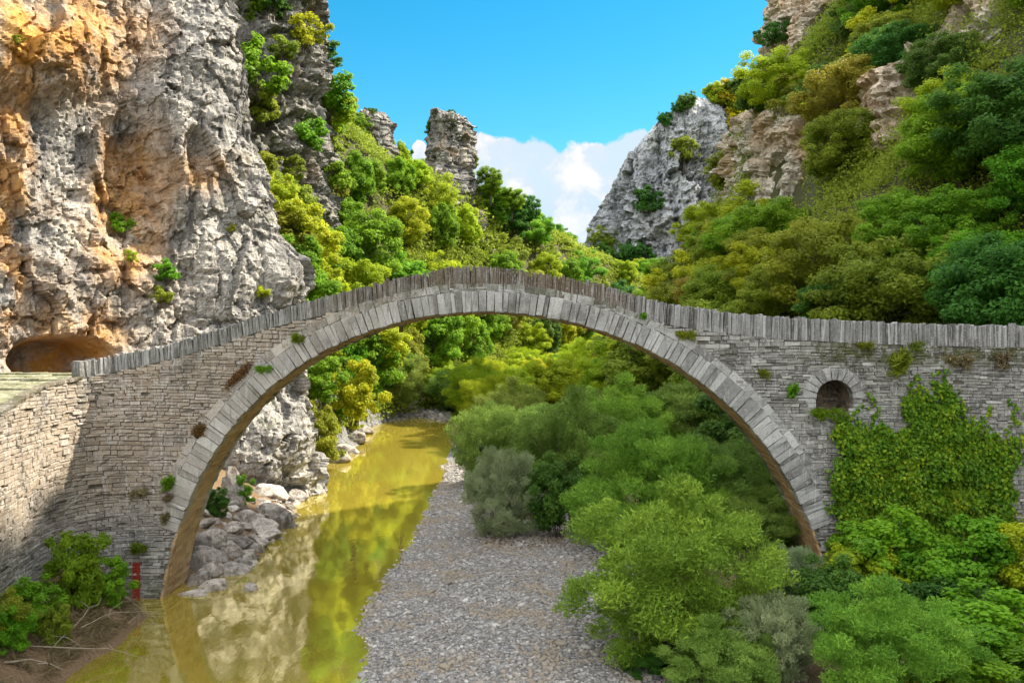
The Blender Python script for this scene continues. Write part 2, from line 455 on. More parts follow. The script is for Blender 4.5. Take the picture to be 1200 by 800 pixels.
def ground_z(x, y, rough=True):
    x = np.asarray(x, float); y = np.asarray(y, float); x, y = np.broadcast_arrays(x, y)
    P = np.stack([x, y, np.zeros_like(x)], -1).reshape(-1, 3)
    n = lambda s, k=4, sd=3: fbm(P * s, k, sd).reshape(x.shape)
    wob = n(.28, 3, 8) * .9 if rough else 0
    endw = sstep(y, 101, 109)                                     # the pool ends here
    dr = x - xR(y) + wob; dl = xL(y) - x + wob
    right = np.where(dr < 0, np.maximum(.30 * dr, -1.6), np.minimum(.055 * dr, .5) + np.maximum(dr - 9, 0) * .11)
    rz = 1.25 * np.maximum(x - x0(y), 0)
    rz = rz + 9 * sstep(x, 27, 32) * sstep(y, 88, 100) * (1 - sstep(y, 122, 134))
    rz = np.maximum(rz - 6.5 * np.exp(-((x - 26.5) / 4.5) ** 2 - ((y - 88) / 9.0) ** 2), np.minimum(rz, 1.5))
    tall = sstep(y, -30, 0) * (1 - sstep(y, 64, 80))  # unseen upper slope raised so its shadow falls across the near gorge
    rz = rz + np.maximum(x - 36, 0) * 1.15 * tall
    rz = np.where(rz > 83, 83 + (rz - 83) * .05, rz)
    rz = np.where((y > 82) & (rz > 62), 62 + (rz - 62) * .25, rz)
    right = right + rz + (n(.10, 5, 5) * 4.5) * sstep(rz, 1, 10)
    left = np.where(dl < 0, np.maximum(.5 * dl, -1.6), np.minimum(.55 * dl, 2.4))
    d = np.maximum(xF(y) - x, 0)
    steep = sstep(y, 52, 60) * (1 - sstep(y, 84, 100))
    lz = (1.45 + .6 * sstep(y, 92, 112)) * d + steep * np.minimum(2.2 * d, 8)
    cap = itp(x, (-150, -60, -40, -30, -20, 0, 22, 45, 60, 75), (90, 74, 57, 43.5, 35, 30.5, 21, 8, 3, 0)) + np.maximum(y - 250, 0) * .0
    fall = np.maximum(y - 238, 0) * .8
    cap = np.maximum(cap - fall, 0)
    lz = np.where(lz > cap, cap + (lz - cap) * .04 - np.maximum(lz - cap - 25, 0) * .15, lz); lz = np.maximum(lz, 0)
    left = left + lz + (n(.12, 5, 6) * 4) * sstep(lz, 1, 10)
    mid = (xL(y) + xR(y)) / 2
    chan = np.where(x > mid, right, left)
    dry = .45 + (y - 105) * .035 + np.maximum(y - 200, 0) * .05 + n(.3, 4, 9) * .5 + np.where(x > mid, np.maximum(right - .5, 0), 0) + lz * 1.0
    z = chan * (1 - endw) + np.maximum(dry, .1) * endw
    z = z + 24 * sstep(y, 330, 440) * (.75 + .25 * np.sin(x * .03))
    if rough: z = z + n(.9, 3, 12) * .12 * sstep(z, .3, 2) + n(1.3, 3, 13) * .035
    return z


def axis(segs):
    out = []
    for a, b, s in segs: out += list(np.arange(a, b, s))
    return np.array(out + [segs[-1][1]])


gx = axis([(-160, -60, 5), (-60, -20, 1.2), (-20, 12, .32), (12, 70, 1.0), (70, 220, 5)])
gy = axis([(-30, 14, 2.5), (14, 62, .36), (62, 130, 1.0), (130, 260, 1.8), (260, 470, 6)])
GX, GY = np.meshgrid(gx, gy); GZ = ground_z(GX, GY)
nx_, ny_ = len(gx), len(gy)


def gzv(x, y):
    i = np.clip(np.searchsorted(gx, x) - 1, 0, nx_ - 2); j = np.clip(np.searchsorted(gy, y) - 1, 0, ny_ - 2)
    u = np.clip((x - gx[i]) / (gx[i + 1] - gx[i]), 0, 1); v = np.clip((y - gy[j]) / (gy[j + 1] - gy[j]), 0, 1)
    return (GZ[j, i] * (1 - u) + GZ[j, i + 1] * u) * (1 - v) + (GZ[j + 1, i] * (1 - u) + GZ[j + 1, i + 1] * u) * v


TT = np.linspace(.1, .965, 70)


def seen(x, y, z):
    return bool(np.all(gzv(x * TT, y * TT) < CAM_Z + (z - CAM_Z) * TT))


def hit(px, py, d0=15.0, d1=320.0):
    """distance at which the line of sight through a photograph pixel meets the ground"""
    D = np.arange(d0, d1, .25); z = gzv((px - 600) / F * D, D); r = CAM_Z - (py - 400) / F * D
    k = np.nonzero(np.maximum(z, 0) >= r)[0]
    return float(D[k[0]]) if len(k) else None


def gz(x, y):
    i = min(max(int(np.searchsorted(gx, x)) - 1, 0), nx_ - 2); j = min(max(int(np.searchsorted(gy, y)) - 1, 0), ny_ - 2)
    u = min(max((x - gx[i]) / (gx[i + 1] - gx[i]), 0), 1); v = min(max((y - gy[j]) / (gy[j + 1] - gy[j]), 0), 1)
    return float((GZ[j, i] * (1 - u) + GZ[j, i + 1] * u) * (1 - v) + (GZ[j + 1, i] * (1 - u) + GZ[j + 1, i + 1] * u) * v)


def grid_faces(nx, ny, flip=False):
    i = np.arange(nx * ny).reshape(ny, nx)
    q = np.stack([i[:-1, :-1], i[:-1, 1:], i[1:, 1:], i[1:, :-1]], -1).reshape(-1, 4)
    return q[:, ::-1].copy() if flip else q


gd = (GX - xR(GY)).ravel()
near_gravel = (1 - (1 - sstep(np.hypot((GX - 1.6) / 3.2, (GY - 39.3) / 2.0), .7, 1.2)).ravel()) * sstep(gd, -3, -.5) * (1 - sstep(gd, 8.0, 11.5)) * (1 - sstep(GY.ravel(), 66, 90))
left_rub = sstep(xL(GY) - GX, -2, -.5).ravel() * (1 - sstep((xL(GY) - GX).ravel(), 4, 6)) * sstep(GY.ravel(), 47, 50) * (1 - sstep(GY.ravel(), 104, 108))
far_gravel = sstep(GY.ravel(), 98, 103) * (1 - sstep(GY.ravel(), 110, 120)) * sstep(GX.ravel(), -18, -15) * (1 - sstep(GX.ravel(), -6, 0))
m, t = new_mat('ground_soil_and_gravel'); pos = t.n('ShaderNodeNewGeometry').outputs['Position']
cell = t.n('ShaderNodeTexVoronoi'); cell.inputs['Scale'].default_value = 9; t.nt.links.new(pos, cell.inputs['Vector'])
sepc = t.n('ShaderNodeSeparateColor'); t.nt.links.new(cell.outputs['Color'], sepc.inputs[0])
grav = t.ramp(sepc.outputs[0], [(0, (.10, .098, .10)), (.5, (.18, .178, .18)), (.85, (.26, .256, .255)), (1, (.40, .39, .385))])
soil = t.mix(t.noise(pos, .8, 7, .65), (.10, .062, .034), (.24, .165, .095))
forest = t.mix(t.noise(pos, .7, 7, .65), (.035, .045, .015), (.11, .10, .045))
g = t.attr('gravel').outputs['Fac']; fo = t.attr('wooded').outputs['Fac']
c = t.mix(fo, soil, forest)
gedge = t.math('ADD', g, t.math('MULTIPLY', t.math('SUBTRACT', t.noise(pos, 1.6, 5, .6), .5), .7))
c = t.mix(t.ss(gedge, .40, .60), c, grav)
hb = t.math('ADD', t.math('MULTIPLY', cell.outputs['Distance'], -.8), t.noise(pos, 5, 8, .65))
t.out(t.bsdf(c, .9, .25, t.bump(hb, .8, .12)).outputs[0]); M['ground'] = m
wooded = np.maximum(sstep(GZ.ravel(), 2.2, 5), sstep(gd, 10, 13) * 0.6)
gm = mesh('ground', np.stack([GX, GY, GZ], -1).reshape(-1, 3), grid_faces(nx_, ny_), [M['ground']],
          {'gravel': np.maximum(np.maximum(near_gravel, far_gravel), left_rub), 'wooded': wooded}, True)
tag(link('ground', gm), kind='structure')

# river: one sheet, muddy
m, t = new_mat('muddy_water'); pos = t.n('ShaderNodeNewGeometry').outputs['Position']
mud = t.mix(t.noise(pos, .12, 4, .5), (.265, .22, .04), (.385, .305, .034))
rip = t.math('ADD', t.noise(t.mapping(pos, (2.2, 1.0, 1)), 1.0, 4, .55), t.math('MULTIPLY', t.noise(t.mapping(pos, (1, .7, 1)), .22, 3), 1.2))
bn = t.bump(rip, .05, .10)
dif = t.n('ShaderNodeBsdfDiffuse'); t.nt.links.new(mud, dif.inputs[0])
gl = t.n('ShaderNodeBsdfGlossy'); gl.inputs['Color'].default_value = (1, .95, .74, 1); gl.inputs['Roughness'].default_value = .035
t.nt.links.new(bn, gl.inputs['Normal'])
fr = t.n('ShaderNodeFresnel'); fr.inputs[0].default_value = 1.6; t.nt.links.new(bn, fr.inputs['Normal'])
mx = t.n('ShaderNodeMixShader'); t.set(mx.inputs[0], t.math('MINIMUM', t.math('MULTIPLY', fr.outputs[0], 3.2), .64))
t.nt.links.new(dif.outputs[0], mx.inputs[1]); t.nt.links.new(gl.outputs[0], mx.inputs[2]); t.out(mx.outputs[0]); M['water'] = m
wm = mesh('river', [(-22, -20, 0), (3, -20, 0), (3, 113, 0), (-22, 113, 0)], [(0, 1, 2, 3)], [M['water']])
tag(link('river', wm), kind='structure')


# ------------------------------------------------------------------ rock masses
def smooth_poly(P, n, it=3):
    P = np.array(P, float)
    for _ in range(it):
        Q = np.empty((2 * len(P), P.shape[1])); Q[0::2] = P; Q[1::2] = P
        a = .75 * P[:-1] + .25 * P[1:]; b = .25 * P[:-1] + .75 * P[1:]
        Q = np.concatenate([P[:1], np.stack([a, b], 1).reshape(-1, P.shape[1]), P[-1:]])
        P = Q
    L = np.concatenate([[0], np.cumsum(np.linalg.norm(np.diff(P[:, :2], axis=0), axis=1))])
    s = np.linspace(0, L[-1], n)
    return np.stack([np.interp(s, L, P[:, k]) for k in range(P.shape[1])], 1), L[-1]


def rock_mass(name, plan, step, z0, ztop, lean=.12, amp=1.0, strata=1.0, block=1.0, facet=1.0, seed=0, mat=None, mod=None, topdepth=8.0, bscale=1.0, dip=.0):
    """cliff: plan (x, y[, top z]) runs with its outside on the right-hand side"""
    pl, L = smooth_poly(plan, 2)
    nu = max(8, int(L / step)); C, L = smooth_poly(plan, nu)
    T = np.gradient(C[:, :2], axis=0); k = max(1, int(2.5 / step))
    ker = np.ones(2 * k + 1) / (2 * k + 1)
    T = np.stack([np.convolve(np.pad(T[:, i], k, 'edge'), ker, 'valid') for i in range(2)], 1)
    T /= np.linalg.norm(T, axis=1, keepdims=True)
    Nn = np.stack([T[:, 1], -T[:, 0]], 1)
    zt = C[:, 2] if C.shape[1] > 2 else np.full(nu, float(ztop))
    nv = max(8, int((zt.max() - z0) / step)); v = np.linspace(0, 1, nv)
    zz = z0 + v[:, None] * (zt - z0)[None]
    ln = lean if callable(lean) else (lambda u, z: lean * (z - z0))
    U = np.broadcast_to(np.linspace(0, 1, nu), zz.shape)
    ins = ln(U, zz)
    ins = ins + np.where(v[:, None] > .93, ((v[:, None] - .93) / .07) ** 2 * 1.2 * min(2.0, topdepth / 4), 0)
    nt = max(3, int(topdepth / step / 2))
    X = C[None, :, 0] - Nn[None, :, 0] * ins; Y = C[None, :, 1] - Nn[None, :, 1] * ins
    tops = np.linspace(0, topdepth, nt + 1)[1:]
    X = np.concatenate([X, X[-1] - Nn[:, 0] * tops[:, None]]); Y = np.concatenate([Y, Y[-1] - Nn[:, 1] * tops[:, None]])
    zz = np.concatenate([zz, zz[-1] + (.15 if bscale == 1 else -.7) * tops[:, None] * np.ones(nu)])
    P = np.stack([X, Y, zz], -1).reshape(-1, 3)
    nvt = len(zz)
    big = fbm(P * .075, 3, seed) * 3.2 * amp + fbm(P * .25, 4, seed + 3, .5) * 1.3 * amp
    wz = P[:, 2] + dip * P[:, 0] + fbm(P * .12, 3, seed + 5) * 2.2
    st = np.zeros(len(P))
    for per, a in ((2.9, .55), (1.05, .26), (.42, .10)):
        if per < step * 2.5: continue
        f = (wz / per + fbm(P * np.array((.15, .15, .02)), 2, seed + 9) * 1.0) % 1
        st += a * (sstep(f, .0, .16) * (1 - .85 * f) - .3)
    f1, f2, cid = worley(P * np.array((.55, .55, .42)) * bscale + fbm(P * .4, 2, seed + 21)[:, None] * .5, seed + 31)
    blk = (cid - .5) * .55 - .5 * (1 - sstep(f2 - f1, 0, .10))
    g1, g2, c2 = worley(P * np.array((1.5, 1.5, 1.9)) * bscale + fbm(P * .9, 2, seed + 22)[:, None] * .4, seed + 41)
    blk2 = (c2 - .5) * .22 - .2 * (1 - sstep(g2 - g1, 0, .12))
    flute = fbm(P * bscale * np.array((.9, .9, .16)), 4, seed + 55, .6, True) * .34 / bscale ** 1.6
    fine = fbm(P * 1.1, 5, seed + 51, .62, True) * .13 + fbm(P * np.array((3.2, 3.2, 4.5)), 4, seed + 61, .68) * .12 + flute * .75
    msk = .45 + .55 * sstep(fbm(P * .09, 2, seed + 71), -.25, .25)
    wv = np.stack([fbm(P * .3, 3, seed + 111), fbm(P * .3, 3, seed + 112), fbm(P * .3, 3, seed + 113)], 1) * 1.0
    k1, c1, e1 = facets(P * np.array((.42, .42, .20)) * bscale + wv * .5, seed + 121)
    k2, c2_, e2 = facets(P * np.array((1.05, 1.05, .75)) * bscale + wv * .7, seed + 122)
    k3, c3, e3 = facets(P * np.array((2.6, 2.6, 2.2)) * bscale + wv, seed + 123)
    fac = (k1 * 1.9 + (c1 - .5) * .9) + (k2 * .75 + (c2_ - .5) * .30) + (k3 * .28 + (c3 - .5) * .08) - .22 * (1 - sstep(e2, 0, .05)) - .35 * (1 - sstep(e1, 0, .03))
    vq = np.concatenate([v, np.ones(nt)])[:, None] * np.ones(nu)
    disp = big + strata * st * msk + block * (blk * (1.2 - .6 * msk) + blk2) + fine * amp + facet * fac / (1 if bscale == 1 else bscale)
    stain = np.zeros(len(P)); moss = np.zeros(len(P))
    if bscale != 1: disp = disp * (1 - .75 * sstep(vq.ravel(), .78, 1))
    if mod is not None: disp, stain, moss = mod(P, disp)
    dz = (fbm(P * .5, 3, seed + 81) * .3 + st * .1) * amp
    NN = np.broadcast_to(Nn, (nvt, nu, 2)).reshape(-1, 2)
    tm = np.concatenate([np.ones(nv), np.linspace(1, .25, nt)])[:, None] * np.ones(nu); tm = tm.ravel()
    P[:, 0] += NN[:, 0] * disp * tm; P[:, 1] += NN[:, 1] * disp * tm; P[:, 2] += dz + np.where(tm < 1, disp * (.5 if bscale == 1 else .08), 0)
    return mesh(name, P, grid_faces(nu, nvt), [mat], {'stain': stain, 'moss': moss}, False), P, NN


def blob(px, py, cx, cy_, rx, ry, soft=.5):
    d = np.sqrt(((px - cx) / rx) ** 2 + ((py - cy_) / ry) ** 2)
    return 1 - sstep(d, 1 - soft, 1 + soft * .6)


def left_mod(P, disp):
    px, py = w2px(P)
    nz = fbm(P * .35, 3, 77) * 40
    hollow = blob(px + nz * .9, py + nz * .8, 160, 225, 40, 88, .6)
    disp = disp - (1.9 + .9 * fbm(P * .6, 4, 74)) * hollow
    disp = disp - 1.1 * blob(px, py + nz * .4, 226, 178, 18, 26, .5)
    cave = blob(px + nz * .2, py, 72, 424, 60, 30, .35) * sstep(py, 390 - nz * .2, 402 - nz * .2)
    disp = np.where(cave > 0, disp * (1 - cave) - 3.4 * cave, disp)
    disp = disp + 1.3 * blob(px, py + nz * .3, 45, 70, 80, 55, .5) * 1.0
    disp = disp + .9 * blob(px, py, 225, 110, 60, 120, .6)
    disp = disp + 1.2 * blob(px, py, 330, 320, 22, 40, .6) + 1.0 * blob(px, py, 300, 520, 60, 60, .6)
    st = .85 * blob(px + nz, py + nz * .5, 75, 45, 105, 75, .7) + .75 * blob(px + nz * .3, py, 10, 190, 26, 210, .7)
    st = st + .7 * blob(px + nz * .4, py + nz * .4, 150, 235, 50, 110, .5) + .95 * cave + .5 * blob(px, py, 95, 400, 60, 50, .6)
    st = st + .55 * blob(px, py + nz, 240, 200, 40, 30, .7) + .22 * blob(px + nz, py, 60, 330, 160, 120, .8)
    st = st * sstep(fbm(P * .5, 4, 78), -.35, .15)
    return disp, np.clip(st, 0, 1), .55 * sstep(fbm(P * .8, 3, 79), .12, .3) * (sstep(px, 210, 300))


me, LP, LN = rock_mass('cliff', [(-52, 8), (-40, 22), (-25.5, 39.5), (-19, 46.5), (-12.9, 50.5), (-11.9, 54), (-14.5, 58), (-24, 66)], .105, -1.5, 44,
                       lean=lambda u, z: np.where(z > 4, (z - 4) * (.07 + .15 * sstep(u, .45, .8)), 0), amp=.50, strata=.50, block=.0, facet=.46, seed=2, mat=M['cliff'],
                       mod=left_mod, dip=.25, topdepth=10)
tag(link('cliff', me), kind='structure')


def back_mod(P, disp):
    return disp, .25 * sstep(fbm(P * .2, 3, 90), .1, .4), .9 * sstep(fbm(P * .25, 4, 91), -.02, .25)


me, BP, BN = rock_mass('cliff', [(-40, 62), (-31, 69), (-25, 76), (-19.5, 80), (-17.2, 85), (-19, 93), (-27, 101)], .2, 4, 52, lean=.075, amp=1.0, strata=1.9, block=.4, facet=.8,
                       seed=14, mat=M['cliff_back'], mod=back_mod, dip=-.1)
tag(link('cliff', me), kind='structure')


def far_mod(P, disp):
    px, py = w2px(P)
    return disp, np.zeros(len(P)), .75 * sstep(fbm(P * .06, 4, 95), .02, .22)


FC = [(18, 345, 24), (20, 322, 32), (24, 304, 50), (30, 292, 67), (38, 284, 78), (47, 279, 85), (57, 277, 89.5), (67, 278, 92.5), (78, 286, 92), (92, 298, 84), (110, 312, 80)]
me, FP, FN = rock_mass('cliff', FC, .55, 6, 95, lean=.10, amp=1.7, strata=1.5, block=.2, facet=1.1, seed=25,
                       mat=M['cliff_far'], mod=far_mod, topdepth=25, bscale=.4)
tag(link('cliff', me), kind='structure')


def warm_mod(P, disp):
    return disp, .45 * sstep(fbm(P * .15, 3, 97), -.1, .3), .7 * sstep(fbm(P * .2, 4, 98), .05, .3)


for plan, z0, zt, sd_ in (([(30, 126, 41), (28.4, 113, 40), (28, 102, 38), (28.6, 92, 36), (31.6, 86.5, 34), (36.5, 85, 33)], 12, 40, 33),
                          ([(36, 124), (36.5, 117), (39.5, 112), (45, 110), (50, 109)], 38, 62, 35),
                          ([(28.4, 75), (27.8, 68), (29.4, 64), (32.5, 62.5), (36, 63)], 15, 31.5, 37),
                          ([(34.4, 69), (33.9, 64), (35.6, 60), (39, 58), (43, 58)], 22, 42, 39)):
    me, _, _ = rock_mass('cliff', plan, .2, z0, zt, lean=.08, amp=1.0, strata=1.6, block=.4, facet=.8, seed=sd_, mat=M['cliff_right'], mod=warm_mod, topdepth=9)
    tag(link('cliff', me), kind='structure')


def pinnacle(name, cx, cy, z0, z1, r0, r1, seed, label, skew=(0, 0)):
    """a free-standing rock tower: closed rings displaced in and out"""
    nu = 90; nv = int((z1 - z0) / .22); th = np.linspace(0, 2 * np.pi, nu, endpoint=False)
    v = np.linspace(0, 1, nv)
    prof = r0 + (r1 - r0) * v + .05 * r0 * np.sin(v * 5 + seed)
    prof = prof * np.where(v > .93, np.sqrt(np.maximum(1 - ((v - .93) / .07) ** 2 * .75, 0.02)), 1)
    V = np.stack([cx + skew[0] * v[:, None] + prof[:, None] * np.cos(th) * 1.0, cy + skew[1] * v[:, None] + prof[:, None] * np.sin(th) * 1.1,
                  z0 + (z1 - z0) * v[:, None] * np.ones(nu)], -1).reshape(-1, 3)
    nrm = np.stack([np.cos(th), np.sin(th)], -1); nrm = np.broadcast_to(nrm, (nv, nu, 2)).reshape(-1, 2)
    wz = V[:, 2] + fbm(V * .2, 3, seed) * 1.5
    st = 0
    for per, a in ((2.6, .6), (1.0, .3)):
        f = (wz / per) % 1; st = st + a * (sstep(f, 0, .16) * (1 - .8 * f) - .3)
    f1, f2, cid = worley(V * np.array((.5, .5, .35)) + seed, seed)
    k1, c1, e1 = facets(V * np.array((.45, .45, .25)) + seed, seed + 8)
    dsp = fbm(V * .22, 4, seed + 1) * 1.6 + st * .8 + k1 * 1.3 + (c1 - .5) * 1.0 + (cid - .5) * .5 - .5 * (1 - sstep(f2 - f1, 0, .12)) + fbm(V * 1.2, 4, seed + 2, .6) * .35
    V[:, :2] += nrm * (dsp * r0 / 4.5)[:, None]; V[:, 2] += fbm(V * .5, 3, seed + 4) * .5 + np.repeat(sstep(v, .8, 1), nu) * (fbm(V * np.array((.35, .35, 0)) + seed, 3, seed + 5) * 3.2 - .35 * (V[:, 0] - cx))
    i = np.arange(nv * nu).reshape(nv, nu); j = np.roll(i, -1, 1)
    q = np.stack([i[:-1], j[:-1], j[1:], i[1:]], -1).reshape(-1, 4).tolist() + [list(i[-1])]
    me = mesh(name, V, q, [M['cliff_back']], {'stain': .3 * sstep(fbm(V * .3, 3, 5), 0, .4), 'moss': .6 * sstep(fbm(V * .3, 3, 6), .05, .3)}, False)
    return tag(link(name, me), label, 'rock', kind='thing')


pinnacle('rock_pinnacle', -11.3, 150, 33, 49.2, 4.3, 3.5, 51, 'tall grey rock pinnacle standing alone on the wooded skyline against the cloud', (.9, 0))
pinnacle('rock_outcrop', -9.6, 146, 28, 38.6, 4.6, 2.2, 57, 'broad sloping grey rock shoulder just below the tall skyline pinnacle', (-1.6, 0))
pinnacle('rock_outcrop', -5.2, 147, 20, 31.5, 3.9, 1.8, 63, 'low layered grey rock stepping down right of the pinnacle among trees', (-2.5, 0))
pinnacle('rock_outcrop', -24.0, 150, 38, 49.6, 3.4, 2.6, 69, 'short square grey rock tower between the ledged cliff and the skyline pinnacle')

# ------------------------------------------------------------------ the bridge
FY, BW = 31.25, 2.3                         # front face, width of the bridge
U = FY / F                                   # metres per photograph pixel on the bridge face


def bx(px): return (px - 600) * U


def bz(py): return CAM_Z - (py - 400) * U


# inner edge of the arch as measured, fitted as r(theta) about a centre
AC = np.array((bx(574), bz(742)))
pts = np.array([(bx(a), bz(b)) for a, b in ((191, 705), (207, 616), (234, 565), (264, 516), (297, 475), (350, 430), (400, 397), (460, 378), (526, 368.5), (563, 367.5), (610, 370),
                                         (700, 387), (750, 405), (792, 425), (837, 461), (873, 493), (900, 529), (930, 575), (955, 632), (972, 700))])
dv = pts - AC; th_ = np.arctan2(dv[:, 0], dv[:, 1]); rr_ = np.hypot(dv[:, 0], dv[:, 1])
pf = np.polyfit(th_, rr_, 6)
TH0, TH1 = th_.min() - .06, th_.max() + .04


def arch_r(th): return np.polyval(pf, th)


def arch_pt(th, off=0.0):
    e = 1e-3
    p = lambda q: AC + arch_r(q) * np.array((math.sin(q), math.cos(q)))
    c = p(th); tg = p(th + e) - p(th - e); tg = tg / np.linalg.norm(tg)
    return c + off * np.array((-tg[1], tg[0])), np.array((-tg[1], tg[0])), tg


def arch_dist(x, z):
    """approximate height of a point outside the inner edge of the arch (negative = in the opening)"""
    d = np.array((x, z)) - AC; th = math.atan2(d[0], d[1])
    if abs(th) > 1.75: return 9.0
    return math.hypot(*d) - float(arch_r(min(max(th, TH0), TH1)))


ptop_px = ((60, 440), (102, 425), (150, 414), (200, 402.5), (274, 381), (317, 366), (361, 354), (420, 338), (483, 323), (527, 314), (565, 312), (605, 316), (644, 323), (700, 332),
           (736, 345), (775, 354), (815, 361), (862, 367), (912, 372), (1000, 376.5), (1100, 380), (1200, 382), (1500, 386))


def ptop(x): return float(np.interp(x, [bx(a) for a, _ in ptop_px], [bz(b) for _, b in ptop_px]))


def pheight(x): return float(np.interp(x, [bx(q) for q in (100, 300, 420, 560, 760, 1000)], [.60, .56, .66, .76, .78, .80]))


# front face path, from the right end leftwards, bending towards the camera at the left end
path_ctrl = [(27, FY), (10, FY), (-8, FY), (-12.2, FY), (-14.2, 31.2), (-15.3, 30.6), (-15.55, 29.2), (-15.3, 27.2), (-14.45, 24), (-13.3, 19), (-12.2, 14)]
PATH, PLEN = smooth_poly(path_ctrl, 1200, 3)
PS = np.linspace(0, PLEN, 1200)


def fpt(s): return np.array((np.interp(s, PS, PATH[:, 0]), np.interp(s, PS, PATH[:, 1])))


def fnrm(s):
    a, b = fpt(s - .15), fpt(s + .15); d = (b - a) / np.linalg.norm(b - a)
    return np.array((-d[1], d[0]))           # outward: towards the camera


S_END = float(PS[np.argmin(np.abs(PATH[:, 0] - bx(100)) + 9 * (PATH[:, 1] < 30.3))])


def wall_top(s):
    x, y = fpt(s)
    if s < S_END: return ptop(x) - pheight(x)
    return float(np.interp(y, (14, 19, 24, 28, 30.6), (6.0, 6.7, 7.28, 7.85, 8.05)))


NX, NZ, NR, NB = bx(978), 7.32, .68, 6.66    # small niche arch: centre x, spring z, radius, sill z


def in_niche(x, z, pad=0.0):
    if z >= NZ: return math.hypot(x - NX, z - NZ) < NR + pad
    return abs(x - NX) < NR + (pad if z > NB + .25 else 0) and z > NB - .02


bridge = empty('stone_bridge', (0, FY, 0))
tag(bridge, 'old humpbacked stone footbridge with one wide arch spanning the muddy river', 'bridge')


def bridge_part(name, me):
    o = link(name, me, bridge); o.location = (0, -FY, 0); return o


def attr_from_x(me, fn_w, fn_m=None):
    n = len(me.vertices); co = np.empty(n * 3, np.float32); me.vertices.foreach_get('co', co); co = co.reshape(-1, 3)
    at = me.attributes.new('warm', 'FLOAT', 'POINT'); at.data.foreach_set('value', np.asarray(fn_w(co), np.float32))
    if fn_m is not None:
        at = me.attributes.new('moss', 'FLOAT', 'POINT'); at.data.foreach_set('value', np.asarray(fn_m(co), np.float32))


# spandrel walls: every stone laid in courses
RING1, RING2 = .76, .30
wall = MB()
for side in (0, 1):
    z = -.7
    while z < 11.5:
        h = random.choice((.08, .09, .10, .11, .12, .14, .17)) * random.uniform(.9, 1.1)
        s = random.uniform(0, .3)
        smax = PLEN if side == 0 else S_END
        while s < smax:
            ln = random.uniform(.16, .62) * (1.0 if h > .12 else 1.15)
            s1 = s + ln; sm = (s + s1) / 2
            x, y = fpt(sm)
            wob = .05 * math.sin(s * .9 + z * 1.3)
            zt = wall_top(sm)
            za, zb = z + wob, z + h + wob
            s_old = s; s = s1
            if za > zt - .03: continue
            zb = min(zb, zt + .01)
            if zb - za < .035: continue
            if sm < S_END + .5 and y > 30.9:
                dd = [arch_dist(q, (za + zb) / 2) for q in (fpt(s_old)[0], x, fpt(s1)[0])]
                lim = RING1 - .12 if (za > 2.7) else .08
                if max(dd) < lim: continue
                if min(dd) < .02 and za <= 2.9: 
                    if dd[1] < .02: continue
                    # trim the pier stones to the edge of the opening
                    a0, a1 = s_old, s1
                    for _ in range(40):
                        if arch_dist(fpt(a0)[0], (za + zb) / 2) < .01: a0 += .02
                        if arch_dist(fpt(a1)[0], (za + zb) / 2) < .01: a1 -= .02
                    if a1 - a0 < .06: continue
                    s_old, s1 = a0, a1
                if side == 0 and in_niche(x, (za + zb) / 2, .34): continue
            if x > 11.5 and za < .2: continue
            n2 = fnrm(sm); o = np.array((n2[0], n2[1], 0.))
            g_ = .007
            pr = random.uniform(-.02, .035)
            if random.random() < .04: pr -= .06
            pa, pb = fpt(s_old + g_), fpt(s1 - g_)
            if side == 1: pa, pb = pa + (0, BW), pb + (0, BW); o = -o
            A = np.array((pa[0], pa[1], 0)) + o * pr; B = np.array((pb[0], pb[1], 0)) + o * pr
            c4 = [A + (0, 0, za + g_), B + (0, 0, za + g_), B + (0, 0, zb - g_), A + (0, 0, zb - g_)]
            if side == 1: c4 = c4[::-1]
            tn = min(1, max(0, random.gauss(.5, .2)))
            # path runs leftwards, so flip to keep the outside counter-clockwise
            wall.block(c4[3], c4[2], c4[1], c4[0], o, .13, .016, tn, .013)
        z += h
wm_ = wall.mesh('wall', [M['stone']])
attr_from_x(wm_, lambda c: np.clip(.9 * sstep(-c[:, 0], 2, 7) * (sstep(c[:, 2], 2.0, 4.5)), 0, 1) * .75,
            lambda c: .0 * c[:, 0] + .9 * sstep(c[:, 0], 9.5, 12) * sstep(c[:, 2], 8.2, 8.9) * (1 - sstep(c[:, 2], 9.3, 9.5)) + .5 * (1 - sstep(c[:, 2], .3, 1.0)))
bridge_part('spandrel_wall', wm_)

# mortar core behind the stones: front, back, with the arch and the niche left open
core = MB(); ds = .16
ss_ = np.arange(0, PLEN, ds)
for side in (0, 1):
    for s in ss_:
        if side == 1 and s > S_END: break
        s1 = min(s + ds, PLEN); sm = (s + s1) / 2
        pa, pb = fpt(s), fpt(s1); n2 = fnrm(sm); o = np.array((n2[0], n2[1]))
        off = -.045
        if side == 1: pa, pb = pa + (0, BW), pb + (0, BW); o = -o
        pa = pa + o * off; pb = pb + o * off
        top = wall_top(sm) - .01; z = -.8
        zs = np.linspace(z, top, max(2, int((top - z) / .16)))
        x = (pa[0] + pb[0]) / 2
        for za, zb in zip(zs[:-1], zs[1:]):
            zm = (za + zb) / 2
            if sm < S_END + .5:
                if arch_dist(x, zm) < (.25 if zm > 2.7 else .10): continue
                if side == 0 and in_niche(x, zm, .10): continue
            q = [(pa[0], pa[1], za), (pb[0], pb[1], za), (pb[0], pb[1], zb), (pa[0], pa[1], zb)]
            core.add(q if side else q[::-1], [(0, 1, 2, 3)])
bridge_part('mortar_core', core.mesh('mortar_core', [M['mortar']]))

# arch rings
ring = MB(); ring2 = MB(); sof = MB()


